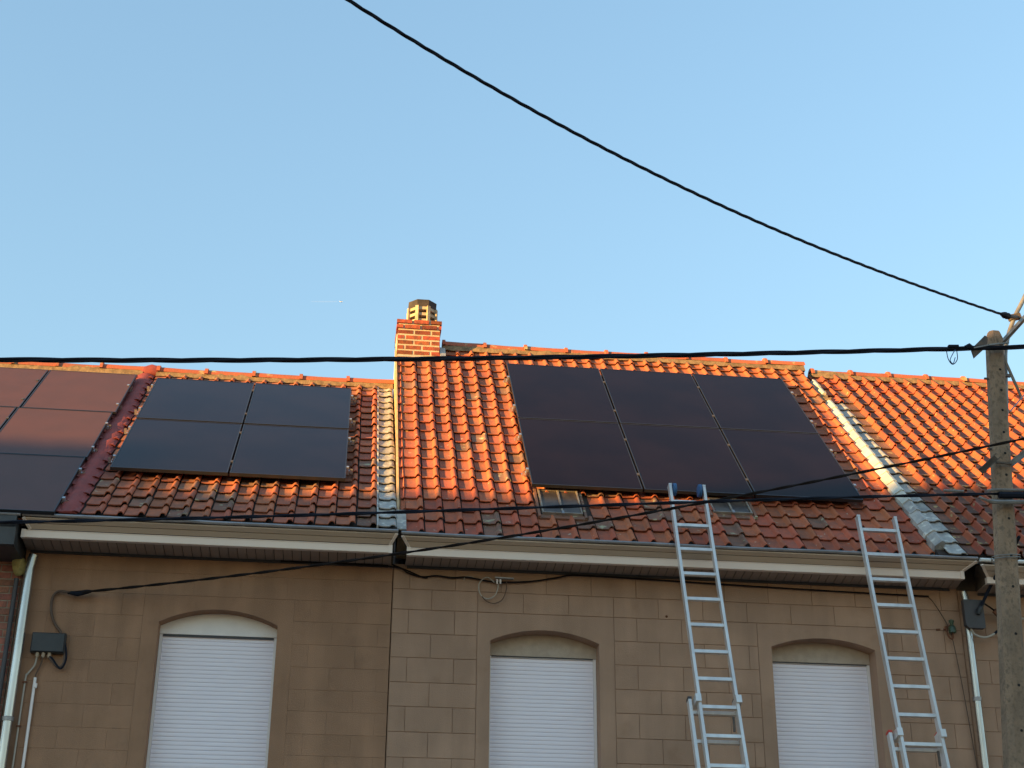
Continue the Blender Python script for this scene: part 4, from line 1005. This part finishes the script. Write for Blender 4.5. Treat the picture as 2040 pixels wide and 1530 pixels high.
# ------------------------------------------------------------------ jet and its trail, far off
D = 21000.0
d = ray(680, 601); pj = CAM+d*D
fwd = V((RT.x, RT.y, 0)).normalized()
sd = fwd.cross(V((0, 0, 1)))
ac = thing('airplane', 'tiny white jet far up in the blue sky left of the chimney', 'airplane', None, pj)
def ap(u, s, h=0): return fwd*u + sd*s + V((0, 0, h))
m = MB(); m.tube([ap(-24, 0), ap(-18, 0), ap(-8, 0), ap(14, 0), ap(21, 0), ap(24, 0)], [.8, 2.2, 3.4, 3.4, 2.4, .6], 12); part('fuselage', m, M['plane'], ac, True)
for s in (1, -1):
    m = MB(); m.loft([[ap(6, s*2, -1), ap(-3, s*2, -1), ap(-3, s*2, -.3), ap(6, s*2, -.3)], [ap(-7, s*24, .6), ap(-10, s*24, .6), ap(-10, s*24, .9), ap(-7, s*24, .9)]]); part('wing', m, M['plane'], ac)
    m = MB(); m.loft([[ap(-17, s*1, 1), ap(-22, s*1, 1), ap(-22, s*1, 1.4), ap(-17, s*1, 1.4)], [ap(-22, s*9, 1.5), ap(-24.5, s*9, 1.5), ap(-24.5, s*9, 1.8), ap(-22, s*9, 1.8)]]); part('tailplane', m, M['plane'], ac)
    m = MB(); m.tube([ap(4, s*8, -3), ap(3, s*8, -3), ap(-2, s*8, -3)], [1.6, 1.9, 1.2], 10); part('engine', m, M['plane'], ac, True)
m = MB(); m.loft([[ap(-15, -.3, 2), ap(-23, -.3, 2), ap(-23, .3, 2), ap(-15, .3, 2)], [ap(-22, -.2, 11), ap(-25, -.2, 11), ap(-25, .2, 11), ap(-22, .2, 11)]]); part('fin', m, M['plane'], ac)
ct = thing('contrail', 'short faint white vapour trail behind the tiny jet', 'contrail', None, pj)
m = MB(); m.tube([ap(-60, 0), ap(-120, 0), ap(-250, 0), ap(-420, 0)], [5, 8, 9, 5], 8); part('vapour', m, M['vapour'], ct, True)

# ------------------------------------------------------------------ unseen houses added across the street, ridges set to shade the roofs
def opposite(x0, x1, ridge_z):
    o = thing('terraced_house', 'unseen brick terraced house added across the street to shade the roofs', 'house', 'unseen houses added to shade the roofs', (x0, -16.5, 0))
    B = V((x0, -16.5, 0)); yf, yb, ym = -16.5, -25.5, -21.0; ez = ridge_z-4.3
    nw = max(2, int((x1-x0)/3.2)); hol = []
    for i in range(nw):
        xc = x0+(i+.5)*(x1-x0)/nw
        hol.append((xc-.5, xc+.5, 4.2, 5.7))
        hol.append((xc-.5, xc+.5, (.0 if i == 0 else 1.0), 2.4))
    xs = sorted({x0, x1, *[h[k] for h in hol for k in (0, 1)]}); zs = sorted({0.0, ez, *[h[k] for h in hol for k in (2, 3)]})
    fl = lambda i, j: not any(h[0] < (xs[i]+xs[i+1])/2 < h[1] and h[2] < (zs[j]+zs[j+1])/2 < h[3] for h in hol)
    part('wall', plate(xs, zs, fl, yf, yf-.3), M['opbrick'], o, base=B)
    m = MB(); m.box((x0, yb, 0), (x1, yb+.3, ez)); part('rear_wall', m, M['opbrick'], o, base=B)
    for xx in (x0+.002, x1-.252):
        m = MB(); m.loft([[(x, yf-.31, 0), (x, yb+.31, 0), (x, yb+.31, ez), (x, ym, ridge_z-.15), (x, yf-.31, ez)] for x in (xx, xx+.25)]); part('gable_wall', m, M['opbrick'], o, base=B)
    m = MB(); m.loft([[(x, yf+.3, ez-.05), (x, ym, ridge_z), (x, yb-.3, ez-.05), (x, yb-.3, ez-.2), (x, ym, ridge_z-.15), (x, yf+.3, ez-.2)] for x in (x0, x1)]); part('roof', m, M['oproof'], o, base=B)
    for k, h in enumerate(hol):
        if k == 1:
            m = MB(); m.box((h[0], yf-.2, h[2]), (h[1], yf-.14, h[3])); part('door', m, M['door'], o, base=B); continue
        m = MB(); m.box((h[0], yf-.2, h[2]), (h[1], yf-.15, h[3])); w_ = part('window', m, M['pvc'], o, base=B)
        m = MB(); m.box((h[0]+.07, yf-.149, h[2]+.07), (h[1]-.07, yf-.143, h[3]-.07)); part('pane', m, M['pane'], w_)
        w_.children[0].matrix_basis = Matrix.Identity(4)
opposite(-58, -48.0, 12.72); opposite(-47.995, -44.5, 11.78); opposite(-44.495, -39.6, 12.0); opposite(-39.595, -31, 12.72)

bpy.context.view_layer.update()
